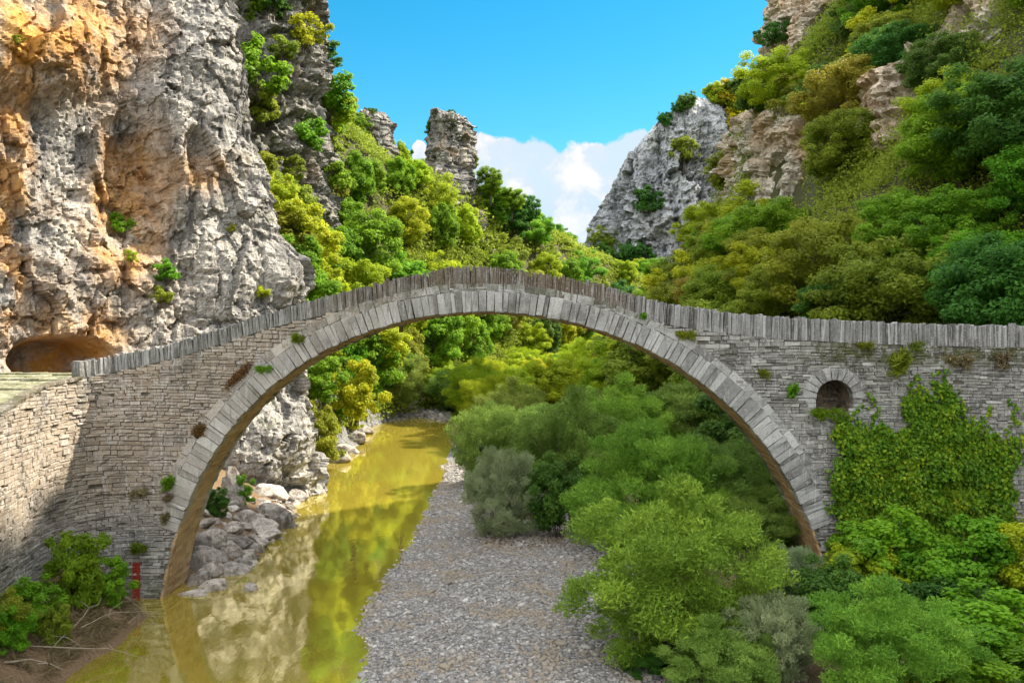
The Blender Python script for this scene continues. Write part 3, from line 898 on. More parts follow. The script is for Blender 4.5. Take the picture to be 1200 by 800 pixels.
def ring_stones(mb, inner, outer, wlo, whi, proud, zmin, front=True, depth=.45):
    th = TH0
    while th < TH1:
        p, n_, tg = arch_pt(th, inner); r = arch_r(th)
        wd = random.uniform(wlo, whi); th1 = th + wd / (r + inner)
        g_ = .008 / r
        a, na, _ = arch_pt(th + g_, 0); b, nb, _ = arch_pt(min(th1, TH1 + .02) - g_, 0)
        th = th1
        if max(a[1], b[1]) < zmin: continue
        oi, oo = inner + random.uniform(-.02, .015), outer + random.uniform(-.035, .03)
        pr = proud + random.uniform(-.035, .035)
        y = FY - pr if front else FY + BW + pr
        c = [a + na * oi, b + nb * oi, b + nb * oo, a + na * oo]
        c4 = [np.array((q[0], y, q[1])) for q in c]
        if not front: c4 = c4[::-1]
        mb.block(*c4, (0, -1 if front else 1, 0), depth, .022, min(1, max(0, random.gauss(.5, .26))), .018)


for fr_ in (True, False):
    ring = MB(); ring2 = MB()
    ring_stones(ring, 0, RING1, .11, .36, .09, 2.6, fr_)
    ring_stones(ring2, RING1 + .012, RING1 + RING2, .3, .85, .04, 3.9, fr_, .3)
    rm = ring.mesh('arch_ring', [M['ring']])
    attr_from_x(rm, lambda c: .30 * sstep(-c[:, 0], 1, 6) + .0 * c[:, 0], lambda c: .25 * sstep(c[:, 2], 10, 10.4) * (1 - sstep(c[:, 2], 10.7, 11)))
    bridge_part('arch_ring', rm)
    r2 = ring2.mesh('outer_ring', [M['ring']])
    attr_from_x(r2, lambda c: .45 * sstep(-c[:, 0], 1, 6) + 0 * c[:, 0], lambda c: .5 * sstep(c[:, 2], 9, 11))
    bridge_part('outer_arch_ring', r2)
# vault underside: narrow slabs, four across
th = TH0
while th < TH1:
    r = arch_r(th); th1 = th + random.uniform(.12, .26) / r
    a, na, _ = arch_pt(th + .004 / r); b, nb, _ = arch_pt(th1 - .004 / r); nm = (na + nb) / 2
    ys = [FY + .34] + sorted(FY + BW * q for q in (random.uniform(.3, .42), random.uniform(.55, .72))) + [FY + BW - .34]
    for ya, yb in zip(ys[:-1], ys[1:]):
        o_ = random.uniform(-.02, .018)
        c4 = [np.array((a[0] - na[0] * o_, ya + .008, a[1] - na[1] * o_)), np.array((a[0] - na[0] * o_, yb - .008, a[1] - na[1] * o_)),
              np.array((b[0] - nb[0] * o_, yb - .008, b[1] - nb[1] * o_)), np.array((b[0] - nb[0] * o_, ya + .008, b[1] - nb[1] * o_))]
        sof.block(*c4, (-nm[0], 0, -nm[1]), .2, .010, min(1, max(0, random.gauss(.5, .22))), .006)
    th = th1
# the reveal below the rings and the core over the vault
for k in range(160):
    ta, tb = TH0 + (TH1 - TH0) * k / 160, TH0 + (TH1 - TH0) * (k + 1) / 160
    a, na, _ = arch_pt(ta, .06); b, nb, _ = arch_pt(tb, .06)
    sof.add([(a[0], FY + .02, a[1]), (a[0], FY + BW - .02, a[1]), (b[0], FY + BW - .02, b[1]), (b[0], FY + .02, b[1])], [(0, 1, 2, 3)], .15)
# stones of the pier reveal where the rings stop
for sgn in (0, 1):
    z = -.6
    while z < 2.75:
        h = random.uniform(.13, .2)
        thq = np.linspace(TH0, -1.0, 200) if sgn == 0 else np.linspace(1.0, TH1, 200)
        zsq = np.array([arch_pt(q)[0][1] for q in thq]); i = int(np.argmin(np.abs(zsq - z))); i1 = int(np.argmin(np.abs(zsq - z - h)))
        a, na, _ = arch_pt(thq[i]); b, nb, _ = arch_pt(thq[i1]); nm = (na + nb) / 2
        for ya, yb in ((FY, FY + .34), (FY + BW - .34, FY + BW)):
            c4 = [np.array((a[0], ya, z)), np.array((a[0], yb, z)), np.array((b[0], yb, z + h - .01)), np.array((b[0], ya, z + h - .01))]
            if sgn == 1: c4 = c4[::-1]
            sof.block(*c4, (1 if sgn == 0 else -1, 0, 0), .1, .01, random.random(), .004)
        z += h
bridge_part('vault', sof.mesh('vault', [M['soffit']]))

# parapet: thin slabs set on edge, ragged top
for side in (0, 1):
    s = 0.0; par = MB()
    while s < S_END:
        wd = random.choice((.05, .06, .06, .07, .08, .09, .12)) * random.uniform(.9, 1.1)
        sm = s + wd / 2
        x, y = fpt(sm)
        zb = ptop(x) - pheight(x); zt = ptop(x) + random.gauss(0, .026) + (random.random() < .07) * random.uniform(-.16, .10)
        n2 = fnrm(sm); o = np.array((n2[0], n2[1], 0.))
        pa, pb = fpt(s + .002), fpt(s + wd - .002)
        pr = random.uniform(-.03, .035)
        dep = .42 * random.uniform(.85, 1.1)
        # each slab leans a little with the slope of the parapet
        slope = (ptop(x + .4) - ptop(x - .4)) / .8
        lx = -slope * (zt - zb) * .28 + random.gauss(0, .022)
        if side == 0: base = o * pr
        else: base = np.array((0, BW, 0)) - o * pr; 
        A = np.array((pa[0], pa[1], 0)) + base; B = np.array((pb[0], pb[1], 0)) + base
        c4 = [B + (0, 0, zb), A + (0, 0, zb), A + (lx, 0, zt + random.gauss(0, .012)), B + (lx, 0, zt + random.gauss(0, .012))]
        oo = o if side == 0 else -o
        if side == 1: c4 = [c4[1], c4[0], c4[3], c4[2]]
        par.block(*c4, oo, dep, .011, min(1, max(0, random.gauss(.52, .22))), .009)
        s += wd
    pm = par.mesh('parapet', [M['parapet']])
    attr_from_x(pm, lambda c: .95 * sstep(c[:, 0], -9, -4) * (1 - sstep(c[:, 0], 3.2, 5.5)), lambda c: .15 * sstep(-c[:, 0], 0, 2) + 0 * c[:, 0])
    bridge_part('parapet', pm)

# deck paving between the parapets
deck = MB(); s = 0.0
while s < S_END:
    wd = random.uniform(.3, .5); xa, xb = fpt(s)[0], fpt(min(s + wd, S_END))[0]
    za, zb = ptop(xa) - pheight(xa) + .06, ptop(xb) - pheight(xb) + .06
    ya_, yb_ = fpt(s)[1], fpt(min(s + wd, S_END))[1]
    deck.block((xb, yb_ + .1, zb), (xa, ya_ + .1, za), (xa, ya_ + BW - .1, za), (xb, yb_ + BW - .1, zb), (0, 0, 1), .3, .012, random.random(), .004)
    s += wd
dm = deck.mesh('deck', [M['stone']]); bridge_part('deck_paving', dm)

# the niche: small arch of radial stones, deep recess
ni = MB(); nb_ = 11
for k in range(nb_):
    a0, a1 = math.pi * k / nb_, math.pi * (k + 1) / nb_
    r0, r1 = NR - .01, NR + random.uniform(.40, .52)
    P = lambda a, r: np.array((NX + r * math.cos(a), FY - .035, NZ + r * math.sin(a)))
    e = .018
    ni.block(P(a0 + e, r0), P(a0 + e * .6, r1), P(a1 - e * .6, r1), P(a1 - e, r0), (0, -1, 0), .4, .014, random.uniform(.3, .9), .008)
for sx in (-1, 1):
    z = NB
    while z < NZ - .02:
        h = min(random.uniform(.13, .2), NZ - z)
        xa, xb = sorted((NX + sx * NR, NX + sx * (NR + random.uniform(.25, .5))))
        ni.block((xa, FY - .02, z), (xb, FY - .02, z), (xb, FY - .02, z + h - .012), (xa, FY - .02, z + h - .012), (0, -1, 0), .35, .012, random.uniform(.3, .8), .006)
        z += h
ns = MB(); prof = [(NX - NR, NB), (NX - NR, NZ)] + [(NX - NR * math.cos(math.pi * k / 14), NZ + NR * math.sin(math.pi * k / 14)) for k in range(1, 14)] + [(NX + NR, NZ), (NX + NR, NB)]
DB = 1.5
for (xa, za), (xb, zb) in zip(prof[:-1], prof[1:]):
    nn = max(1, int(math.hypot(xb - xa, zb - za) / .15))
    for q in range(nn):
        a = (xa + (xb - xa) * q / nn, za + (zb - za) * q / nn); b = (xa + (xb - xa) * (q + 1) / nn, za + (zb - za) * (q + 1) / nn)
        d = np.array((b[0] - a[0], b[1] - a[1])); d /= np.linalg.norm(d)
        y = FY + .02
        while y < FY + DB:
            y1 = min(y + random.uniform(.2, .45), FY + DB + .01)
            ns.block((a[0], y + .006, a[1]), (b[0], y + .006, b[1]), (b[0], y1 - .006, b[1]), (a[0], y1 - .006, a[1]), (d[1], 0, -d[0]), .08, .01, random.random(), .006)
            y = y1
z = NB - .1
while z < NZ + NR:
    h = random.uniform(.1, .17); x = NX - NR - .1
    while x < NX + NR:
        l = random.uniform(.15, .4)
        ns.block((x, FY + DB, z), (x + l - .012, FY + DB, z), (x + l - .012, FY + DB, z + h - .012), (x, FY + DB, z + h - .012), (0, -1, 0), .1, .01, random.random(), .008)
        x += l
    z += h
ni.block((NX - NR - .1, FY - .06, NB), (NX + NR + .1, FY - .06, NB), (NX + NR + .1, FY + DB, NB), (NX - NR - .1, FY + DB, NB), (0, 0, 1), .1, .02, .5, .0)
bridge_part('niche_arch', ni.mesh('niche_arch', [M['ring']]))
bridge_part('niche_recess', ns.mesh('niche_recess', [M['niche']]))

# stone-paved approach road at the left end, with edge stones
rd = MB()
ry = np.arange(10, 33.6, .55); 
for k in range(len(ry) - 1):
    ya, yb = ry[k], ry[k + 1]
    def edge(y):
        j = np.argmin(np.abs(PATH[600:, 1] - min(y, 30.6))) + 600
        return PATH[j, 0] + .02
    def rz_(y): return float(np.interp(y, (10, 14, 19, 24, 28, 30.6, 33.6), (5.4, 6.0, 6.7, 7.28, 7.85, 8.05, 8.15))) + .03
    x = edge(ya) - .28; xe = -33.0
    while x > xe:
        l = random.uniform(.5, 1.3); x1 = max(x - l, xe)
        sh = edge(yb) - edge(ya)
        lift = (.05 * (k % 4 == 0)) + random.uniform(-.012, .012) + .012 * (-15.5 - x)
        rd.block((x1 + .01 , ya + .01, rz_(ya) + lift), (x - .01, ya + .01, rz_(ya) + lift), (x - .01 + sh, yb - .01, rz_(yb) + lift), (x1 + .01 + sh, yb - .01, rz_(yb) + lift),
                 (0, 0, 1), .5, .02, random.uniform(.25, .95), .01)
        x = x1
rdm = rd.mesh('road', [stone_mat('road_stone', [(.17, .16, .11), (.26, .25, .17), (.34, .32, .22), (.42, .40, .31)], patch=(.15, .16, .06))])
attr_from_x(rdm, lambda c: 0 * c[:, 0], lambda c: .6 + 0 * c[:, 0])
tag(link('road', rdm), kind='structure')
ke = MB(); s = S_END - .05
while s < PLEN - .5:
    l = random.uniform(.3, .6); n2 = fnrm(s + l / 2); o = np.array((n2[0], n2[1], 0)); a, b = fpt(s), fpt(s + l - .015); za, zb = wall_top(s), wall_top(s + l)
    A = np.array((a[0], a[1], za)) + o * .04; B = np.array((b[0], b[1], zb)) + o * .04; up = np.array((0, 0, .10))
    ke.block(B, A, A + up, B + up, o, .32, .015, random.uniform(.05, .5), .012)
    s += l
kem = ke.mesh('kerb', [M['parapet']]); attr_from_x(kem, lambda c: .9 + 0 * c[:, 0], lambda c: .4 + 0 * c[:, 0])
tag(link('kerb', kem), kind='structure')
# earth fill carrying the road, behind the wall
fl = MB(); fl.add([(-15.9, 33.4, -1), (-15.9, 33.4, 7.6), (-15.9, 31.0, 7.6), (-15.9, 31.0, -1)], [(0, 1, 2, 3)])
fl.add([(-15.9, 33.55, -1), (-15.9, 33.55, 7.9), (-34, 33.55, 7.9), (-34, 33.55, -1)], [(0, 1, 2, 3)])
tag(link('embankment', fl.mesh('embankment', [M['mortar']])), kind='structure')

# red level gauge on the pier
gs = S_END - 1.0
gpx = px2w(159.5, 690, 31.15)
gauge = empty('water_gauge', (gpx[0], FY - .05, 0))
tag(gauge, 'narrow red painted water level gauge fixed upright on the left bridge pier', 'gauge')
m, t = new_mat('red_paint'); pos = t.n('ShaderNodeNewGeometry').outputs['Position']
t.out(t.bsdf(t.mix(t.ss(t.noise(pos, 9, 6, .7), .5, .68), (.30, .03, .018), (.15, .05, .03)), .55, .4).outputs[0]); M['red'] = m
m, t = new_mat('dark_red_paint'); t.out(t.bsdf((.13, .02, .015), .6, .3).outputs[0]); M['dkred'] = m
g1 = MB(); g1.block((-.10, -.05, -.1), (.10, -.05, -.1), (.10, -.05, 1.32), (-.10, -.05, 1.32), (0, -1, 0), .06, .008)
for sx in (-.105, .105): g1.block((sx - .02, -.075, -.1), (sx + .02, -.075, -.1), (sx + .02, -.075, 1.34), (sx - .02, -.075, 1.34), (0, -1, 0), .09, .004)
link('plate', g1.mesh('plate', [M['red']]), gauge)
for k in range(11):
    g2 = MB(); zq = .05 + k * .12; wq = .10 if k % 5 == 0 else .06
    g2.block((-.08, -.056, zq), (-.08 + 1.6 * wq, -.056, zq), (-.08 + 1.6 * wq, -.056, zq + .035), (-.08, -.056, zq + .035), (0, -1, 0), .01, .002)
    link('mark', g2.mesh('mark', [M['dkred']]), gauge)

# ------------------------------------------------------------------ foliage builders
def leaf_mesh(name, P, D, N, size, aspect, clump, mats, rng):
    """diamond leaves: position, long axis, rough normal, length; one shared mesh"""
    n = len(P)
    D = D / np.maximum(np.linalg.norm(D, axis=1, keepdims=True), 1e-6)
    S = np.cross(D, N); S /= np.maximum(np.linalg.norm(S, axis=1, keepdims=True), 1e-6)
    Nn = np.cross(S, D)
    L = size[:, None]; W = L * aspect * .5
    V = np.stack([P - D * L * .5, P - D * L * .08 + S * W + Nn * W * .35, P + D * L * .5, P - D * L * .08 - S * W + Nn * W * .35], 1).reshape(-1, 3)
    Fc = np.arange(4 * n).reshape(n, 4)
    tint = np.repeat(np.stack([rng.random(n), clump, rng.random(n)], 1), 4, 0)
    return mesh(name, V, Fc, mats, {'tint': tint})


def unit(rng, n):
    v = rng.normal(size=(n, 3)); return v / np.linalg.norm(v, axis=1, keepdims=True)


def crown(name, seed, R, zc, nclump, nleaf, ls, aspect=.55, style='broad', clump_r=.30, flat=.75, openness=.0, mats=()):
    """R = radii of the crown, zc = height of its middle; returns mesh and clump centres"""
    rng = np.random.default_rng(seed); R = np.array(R, float)
    U_ = unit(rng, nclump * 4); rad_ = rng.random(nclump * 4) ** .42
    lump = 1 + .8 * fbm(U_ * 1.5 + seed * 3.1, 3, seed)
    C = U_ * (rad_ * lump)[:, None]
    keep = (C[:, 2] > -.85) & (rng.random(len(C)) > openness * .5)
    C = C[keep]; sel = []
    for i in range(len(C)):                         # spread the clumps
        if all(np.sum((C[i] - C[j]) ** 2) > (.62 * clump_r) ** 2 for j in sel): sel.append(i)
        if len(sel) >= nclump: break
    C = C[sel]; nc = len(C)
    cr = clump_r * rng.uniform(.65, 1.3, nc)
    wts = cr ** 2 * (.35 + np.linalg.norm(C, axis=1)); wts /= wts.sum()
    ci = rng.choice(nc, nleaf, p=wts)
    q = unit(rng, nleaf); rr = rng.random(nleaf) ** .45
    off = q * (rr * cr[ci])[:, None] * np.array((1, 1, flat))
    ct = rng.random(nc)[ci]
    P = (C[ci] + off) * R + np.array((0, 0, zc))
    outw = (C[ci] * .6 + q) ; outw /= np.linalg.norm(outw, axis=1, keepdims=True)
    sz = ls * rng.uniform(.55, 1.35, nleaf)
    if style == 'willow':
        # sprays: leaves lie along shoots that sweep up and outwards
        D = outw * .6 + np.array((0, 0, .35)) + .8 * unit(rng, nleaf)
        N = unit(rng, nleaf) + outw * .5
        k = 3
        step_ = D / np.linalg.norm(D, axis=1, keepdims=True) * sz[:, None] * .55
        Pk = np.concatenate([P + step_ * (i - 1) + .12 * sz[:, None] * unit(rng, nleaf) for i in range(k)])
        D = np.concatenate([D + .75 * unit(rng, nleaf) for _ in range(k)])
        return leaf_mesh(name, Pk, D, np.tile(N, (k, 1)), np.tile(sz, k), aspect, np.tile(ct, k), mats, rng), C * R + np.array((0, 0, zc))
    N = outw * .8 + np.array((0, 0, .7)) + .75 * unit(rng, nleaf)
    D = np.cross(N, unit(rng, nleaf)) + outw * .25 - np.array((0, 0, .25))
    return leaf_mesh(name, P, D, N, sz, aspect, ct, mats, rng), C * R + np.array((0, 0, zc))


def trunk_mesh(name, seed, C, h0, r, nlimb=9, multi=False, lean=.25):
    rng = np.random.default_rng(seed); mb = MB()
    C = C[rng.permutation(len(C))]
    if multi:
        for k in range(nlimb):
            e = C[k % len(C)]; b = np.array((rng.uniform(-.25, .25), rng.uniform(-.25, .25), -.3)); m_ = (b + e) * .5 + np.array((0, 0, .08 * e[2])) + rng.uniform(-.2, .2, 3) - np.array((e[0], e[1], 0)) * .15
            mb.tube([b, m_ * .6 + b * .4, m_, e], [r * .55, r * .45, r * .32, r * .10], 5)
            for q in range(2):
                e2 = C[(k * 3 + q + 7) % len(C)]
                if np.linalg.norm(e2 - m_) < 2.2: mb.tube([m_, (m_ + e2) / 2 + rng.uniform(-.12, .12, 3), e2], [r * .25, r * .15, r * .06], 4)
    else:
        top = np.array((rng.uniform(-lean, lean), rng.uniform(-lean, lean), h0))
        mb.tube([(0, 0, -.8), (top[0] * .2, top[1] * .2, h0 * .35), (top[0] * .7, top[1] * .6, h0 * .75), top, top + (top * .1 + np.array((0, 0, h0 * .45)))],
                [r * 1.35, r, r * .82, r * .68, r * .22], 7)
        for k in range(nlimb):
            e = C[k % len(C)]; s_ = top * rng.uniform(.55, 1.15); m_ = s_ * .45 + e * .55 + rng.uniform(-.3, .3, 3) + np.array((0, 0, -.2))
            mb.tube([s_, m_, e], [r * .5, r * .3, r * .08], 5)
            e2 = C[(k + nlimb) % len(C)]
            mb.tube([m_, (m_ + e2) / 2 + rng.uniform(-.15, .15, 3), e2], [r * .24, r * .15, r * .05], 4)
    return mb.mesh(name, [M['bark']], True)


PROTO = {}


def proto(kind, variants):
    PROTO[kind] = variants


def kindset(kind, n, seed, **kw):
    tr = kw.pop('trunk'); base = kw.pop('leafmat')
    out = []
    for i in range(n):
        cm, C = crown(kind + '_crown', seed + i, mats=[LEAF[base]], **kw)
        tm = trunk_mesh(kind + '_trunk', seed + 50 + i, C, **tr)
        out.append((cm, tm))
    PROTO[kind] = out


# hillside broadleaf trees: full, tall and far ones
kindset('round_tree', 3, 100, R=(3.3, 3.3, 3.1), zc=5.0, nclump=95, nleaf=15000, ls=.31, clump_r=.23, openness=.3, leafmat='bright', trunk=dict(h0=3.4, r=.19))
kindset('tall_tree', 2, 120, R=(2.5, 2.5, 4.2), zc=6.0, nclump=90, nleaf=13500, ls=.31, clump_r=.23, openness=.3, leafmat='bright', trunk=dict(h0=4.4, r=.18))
kindset('loose_tree', 2, 140, R=(3.4, 3.4, 3.2), zc=5.0, nclump=55, nleaf=9000, ls=.30, clump_r=.24, openness=.5, leafmat='olive', trunk=dict(h0=3.6, r=.17, nlimb=14))
kindset('slope_tree', 3, 160, R=(3.3, 3.3, 3.0), zc=4.2, nclump=170, nleaf=34000, ls=.19, clump_r=.19, openness=.35, leafmat='deep', trunk=dict(h0=3.0, r=.18, nlimb=12))
kindset('far_tree', 2, 180, R=(3.0, 3.0, 3.0), zc=4.4, nclump=55, nleaf=4500, ls=.50, clump_r=.28, leafmat='deep', trunk=dict(h0=3.2, r=.2, nlimb=5))
# river willows: feathery, many stemmed
kindset('willow_bush', 3, 200, R=(2.9, 2.9, 2.5), zc=2.55, nclump=210, nleaf=36000, ls=.105, aspect=.34, style='willow', clump_r=.165, flat=.85, openness=.4, leafmat='willow', trunk=dict(h0=2, r=.11, nlimb=16, multi=True))
kindset('leafy_shrub', 3, 220, R=(1.5, 1.5, 1.4), zc=1.4, nclump=70, nleaf=11000, ls=.135, aspect=.72, clump_r=.24, leafmat='bright', trunk=dict(h0=1, r=.05, nlimb=10, multi=True))
kindset('small_shrub', 3, 240, R=(.9, .9, .8), zc=.75, nclump=32, nleaf=2600, ls=.15, aspect=.6, clump_r=.30, leafmat='bright', trunk=dict(h0=.6, r=.035, nlimb=7, multi=True))
kindset('grass_tuft', 2, 260, R=(.22, .16, .18), zc=.10, nclump=10, nleaf=260, ls=.10, aspect=.22, style='willow', clump_r=.5, leafmat='bright', trunk=dict(h0=.1, r=.008, nlimb=4, multi=True))

COUNT = {}


def plant(kind, mat, loc, sc=1.0, rz=None, name=None, label=None, cat='tree', group=None, variant=None, tilt=None, trunk=True):
    v = PROTO[kind]; k = COUNT.get(kind, 0); COUNT[kind] = k + 1
    cm, tm = v[(k if variant is None else variant) % len(v)]
    e = empty(name or kind, loc, random.uniform(0, 6.28) if rz is None else rz, sc)
    if tilt: e.rotation_euler = (tilt[0], tilt[1], e.rotation_euler[2])
    tag(e, label, cat, group)
    c = link('foliage' if cat in ('bush', 'shrub', 'plant', 'grass tuft') else 'crown', cm, e)
    c.material_slots[0].link = 'OBJECT'; c.material_slots[0].material = LEAF[mat]
    if trunk: link('stem' if cat in ('bush', 'shrub', 'plant') else 'trunk', tm, e)
    return e


ORD = ['first', 'second', 'third', 'fourth', 'fifth', 'sixth', 'seventh', 'eighth', 'ninth', 'tenth', 'eleventh', 'twelfth', 'thirteenth', 'fourteenth', 'fifteenth',
       'sixteenth', 'seventeenth', 'eighteenth', 'nineteenth', 'twentieth']
LOOK = {'bright': 'bright green', 'yellow': 'yellow-green', 'gold': 'golden yellow', 'deep': 'dark green', 'olive': 'olive green', 'russet': 'russet-tinged', 'willow': 'soft green'}
SHAPE = {'round_tree': 'round', 'tall_tree': 'tall', 'loose_tree': 'loose-leaved', 'slope_tree': 'bushy', 'far_tree': 'small', 'willow_bush': 'feathery'}
ZONES = {}


def zone_tree(zone, kind, mat, x, y, sc, z=None, squash=1.0, sink=.3):
    z = gz(x, y) if z is None else z
    e = plant(kind, mat, (x, y, z - sink), (sc, sc, sc * squash), group=zone[1], name='bush' if zone[2] == 'bush' else 'broadleaf_tree', cat=zone[2])
    px, py = w2px(np.array((x, y, z + 4 * sc)))
    ZONES.setdefault((zone[0], SHAPE[kind], mat, zone[2]), []).append((float(px), e))
    return e


def poisson(n, bounds, dist, ok, seed, tries=9000):
    rng = np.random.default_rng(seed); pts = []
    for _ in range(tries):
        x, y = rng.uniform(bounds[0], bounds[1]), rng.uniform(bounds[2], bounds[3])
        d = dist(x, y)
        if not ok(x, y): continue
        if all((x - a) ** 2 + (y - b) ** 2 > d * d for a, b in pts): pts.append((x, y))
        if len(pts) >= n: break
    return pts


def inpic(x, y, z, m=60):
    px, py = w2px(np.array((x, y, z))); return -m < px < 1200 + m and -120 < py < 900


rs = random.Random(5)
# --- left hillside woods
def okL(x, y):
    if x > xF(y) - .5: return False
    z = gz(x, y); px, py = w2px(np.array((x, y, z + 5)))
    if not inpic(x, y, z + 5, 10) or y < 84 or not seen(x, y, z + 6): return False
    if px < 340: return False
    skyl = np.interp(px, (380, 400, 420, 440, 470, 500, 560, 600, 650, 700), (100, 120, 140, 150, 165, 195, 222, 240, 262, 305))
    pt = w2px(np.array((x, y, z + 7.6)))[1]
    if pt < skyl - 6 or (415 < px < 458 and pt < 168) or (492 < px < 556 and pt < 203): return False
    for cx, cy, r in ((-11, 149, 4.2), (-5.2, 146, 4.2), (-9.6, 145, 5.2), (-24, 149, 4.0)):
        if (x - cx) ** 2 + ((y - cy) * 1.0) ** 2 < r * r: return False
    return True


for x, y in poisson(150, (-60, 46, 84, 236), lambda x, y: 3.5 + .012 * (y - 85), okL, 21, 16000):
    z = gz(x, y); px, py = w2px(np.array((x, y, z + 5)))
    band = 'high' if py < 215 else ('middle' if py < 290 else 'low')
    zone = {'high': ('high on left slope', 'trees high on the left slope'), 'middle': ('halfway up left slope', 'trees halfway up the left slope'),
            'low': ('low on left slope', 'trees low on the left slope')}[band] + ('tree',)
    kind = rs.choice(['round_tree', 'round_tree', 'tall_tree', 'round_tree', 'loose_tree'] if y < 190 else ['far_tree', 'round_tree'])
    mat = rs.choices(['bright', 'yellow', 'deep', 'olive'], [6, 3.0, 1.4, .8] if y < 170 else [6, 2, 2.2, 0])[0]
    sc = rs.uniform(.9, 1.2)
    # trees beside the pinnacle stay low enough to leave it standing clear
    if py < 215: sc *= .9
    zone_tree(zone, kind, mat, x, y, sc, sink=.6)

# --- valley floor beyond the pool, seen through the arch
def okV(x, y):
    if y < 86 or x < xF(y) - 1: return False
    if x < xR(min(y, 110)) + (2.2 if y < 107 else -20): return False
    if y < 110 and x < -5.5: return False
    return inpic(x, y, 5, 0) and x < x0(y) + 1 and seen(x, y, gz(x, y) + 7)


for x, y in poisson(50, (-16, 34, 87, 158), lambda x, y: 4.2, okV, 22):
    px, py = w2px(np.array((x, y, 5)))
    zone = (('on valley floor beyond the arch'),
            'trees on the valley floor beyond the arch', 'tree')
    kind = rs.choice(['round_tree', 'round_tree', 'loose_tree', 'willow_bush'])
    mat = rs.choices(['yellow', 'bright', 'gold', 'olive'], [8, 2.5, .9, .3])[0]
    if kind == 'willow_bush': zone_tree(zone, kind, 'yellow', x, y, rs.uniform(1.1, 1.5))
    else: zone_tree(zone, kind, mat, x, y, rs.uniform(.75, 1.0), sink=1.4)

# --- right mountainside woods
ROCKR = ((33, 111, 6), (41, 116, 6.0), (31, 67.5, 4.2), (37, 63, 4.0))


def okR(x, y):
    if x < x0(y) + .5: return False
    z = gz(x, y)
    if not inpic(x, y, z + 4, 30) or not seen(x, y, z + 6): return False
    for cx, cy, r in ROCKR:
        if (x - cx) ** 2 + ((y - cy) * .8) ** 2 < r * r: return False
        # keep the faces of the rocks clear
    px, py = w2px(np.array((x, y, z + 6)))
    px, py = w2px(np.array((x, y, z + 3.2))); r_ = 2.6 / y * F
    for xa, xb, ya, yb, D_ in ((872, 952, 150, 240, 108), (925, 985, -40, 62, 112), (1030, 1062, 118, 200, 67), (1160, 1188, 5, 85, 63)):
        if y < D_ and xa - r_ < px < xb + r_ and ya - r_ < py < yb + r_: return False
    return True


for x, y in poisson(185, (10, 90, 39, 150), lambda x, y: 3.2 + .016 * (y - 40), okR, 23, 20000):
    z = gz(x, y); px, py = w2px(np.array((x, y, z + 4)))
    if py < -70: continue
    if px > 1060: zn = ('low at mountainside right end', 'trees at the right end of the mountainside') if py > 180 else ('high at mountainside right end', 'trees high at the right end of the mountainside')
    elif py > 250: zn = ('just above right parapet', 'trees just above the right parapet')
    elif py > 120: zn = ('halfway up right mountainside', 'trees halfway up right mountainside')
    else: zn = ('high on right mountainside', 'trees high on right mountainside')
    kind = rs.choice(['slope_tree', 'slope_tree', 'slope_tree', 'loose_tree'])
    if px > 1040: mat = rs.choices(['deep', 'bright', 'olive', 'yellow', 'russet'], [2.4, 4, 2.6, 1.0, .7])[0]
    else: mat = rs.choices(['deep', 'bright', 'olive', 'yellow', 'russet'], [1.2, 3, 3.4, 2.4, 1.2])[0]
    if py > 270 and px < 930: mat = rs.choice(['olive', 'yellow', 'russet', 'olive'])
    zone_tree(zn + ('tree',), kind, mat, x, y, rs.uniform(.85, 1.45) * (.88 if y < 60 else 1.0), squash=.88, sink=.8)

for (zone, shape, mat, cat), lst in ZONES.items():
    lst.sort(key=lambda q: q[0])
    n = len(lst)
    for i, (_, e) in enumerate(lst):
        base = f'{shape} {LOOK[mat]} {cat} {zone}'
        if n == 1: e['label'] = base
        else: e['label'] = f'{base}, {ORD[i]} such from left' if i < 20 else f'{base}, {ORD[n - 1 - i]} such from right'

# --- trees on the skyline and ledges of the far cliff, right cliff and pinnacles (set by hand)
def on_top(FPts, px, py, D0=None):
    qx, qy = w2px(FPts); j = int(np.argmin((qx - px) ** 2 + (qy - py) ** 2)); return FPts[j]


for px, py, mat, sc, lb in ((858, 132, 'gold', 1.7, 'golden yellow tree crowning the far grey cliff'), (838, 127, 'yellow', 1.1, 'yellow-green tree left of the golden one on the far clifftop'),
                            (862, 160, 'gold', 1.1, 'single bright yellow shrub on the far cliff shoulder'), (818, 160, 'yellow', 1.0, 'yellow-green shrub halfway on the grassy ledge of the far cliff'),
                            (805, 128, 'deep', .7, 'small dark tree at the very top of the far cliff'), (795, 133, 'deep', .6, 'smaller dark tree left of the far cliff summit'),
                            (778, 148, 'deep', .6, 'lone dark shrub on the sloping left skyline of the far cliff'), (800, 190, 'olive', 1.1, 'olive shrub on the ledge below the far cliff top'),
                            (775, 205, 'deep', 1.0, 'dark shrub on the left ledge of the far cliff'), (760, 250, 'deep', 1.2, 'dark shrub low on the left face of the far cliff'),
                            (740, 265, 'deep', 1.0, 'dark shrub near the left foot of the far cliff'), (850, 215, 'deep', 1.2, 'dark shrub in the right cleft of the far cliff'),
                            (848, 280, 'olive', 1.5, 'olive tree at the right foot of the far cliff'), (830, 310, 'deep', 1.6, 'dark tree at the foot of the far cliff, right of the pale trees'),
                            (720, 320, 'deep', 1.5, 'dark tree at the left foot of the far cliff'), (745, 325, 'deep', 1.5, 'second dark tree from the left along the far cliff foot'),
                            (705, 300, 'olive', 1.3, 'olive tree at the lower left corner of the far cliff'), (880, 128, 'olive', 1.8, 'olive tree beside the golden one on the far clifftop')):
    p = on_top(FP, px, py); sc *= 1.4; plant('far_tree', mat, (p[0], p[1] - 1.0, p[2] - 1.8 * sc), sc, label=lb, name='shrub' if 'shrub' in lb else 'broadleaf_tree', cat='tree', group='trees on the far cliff')
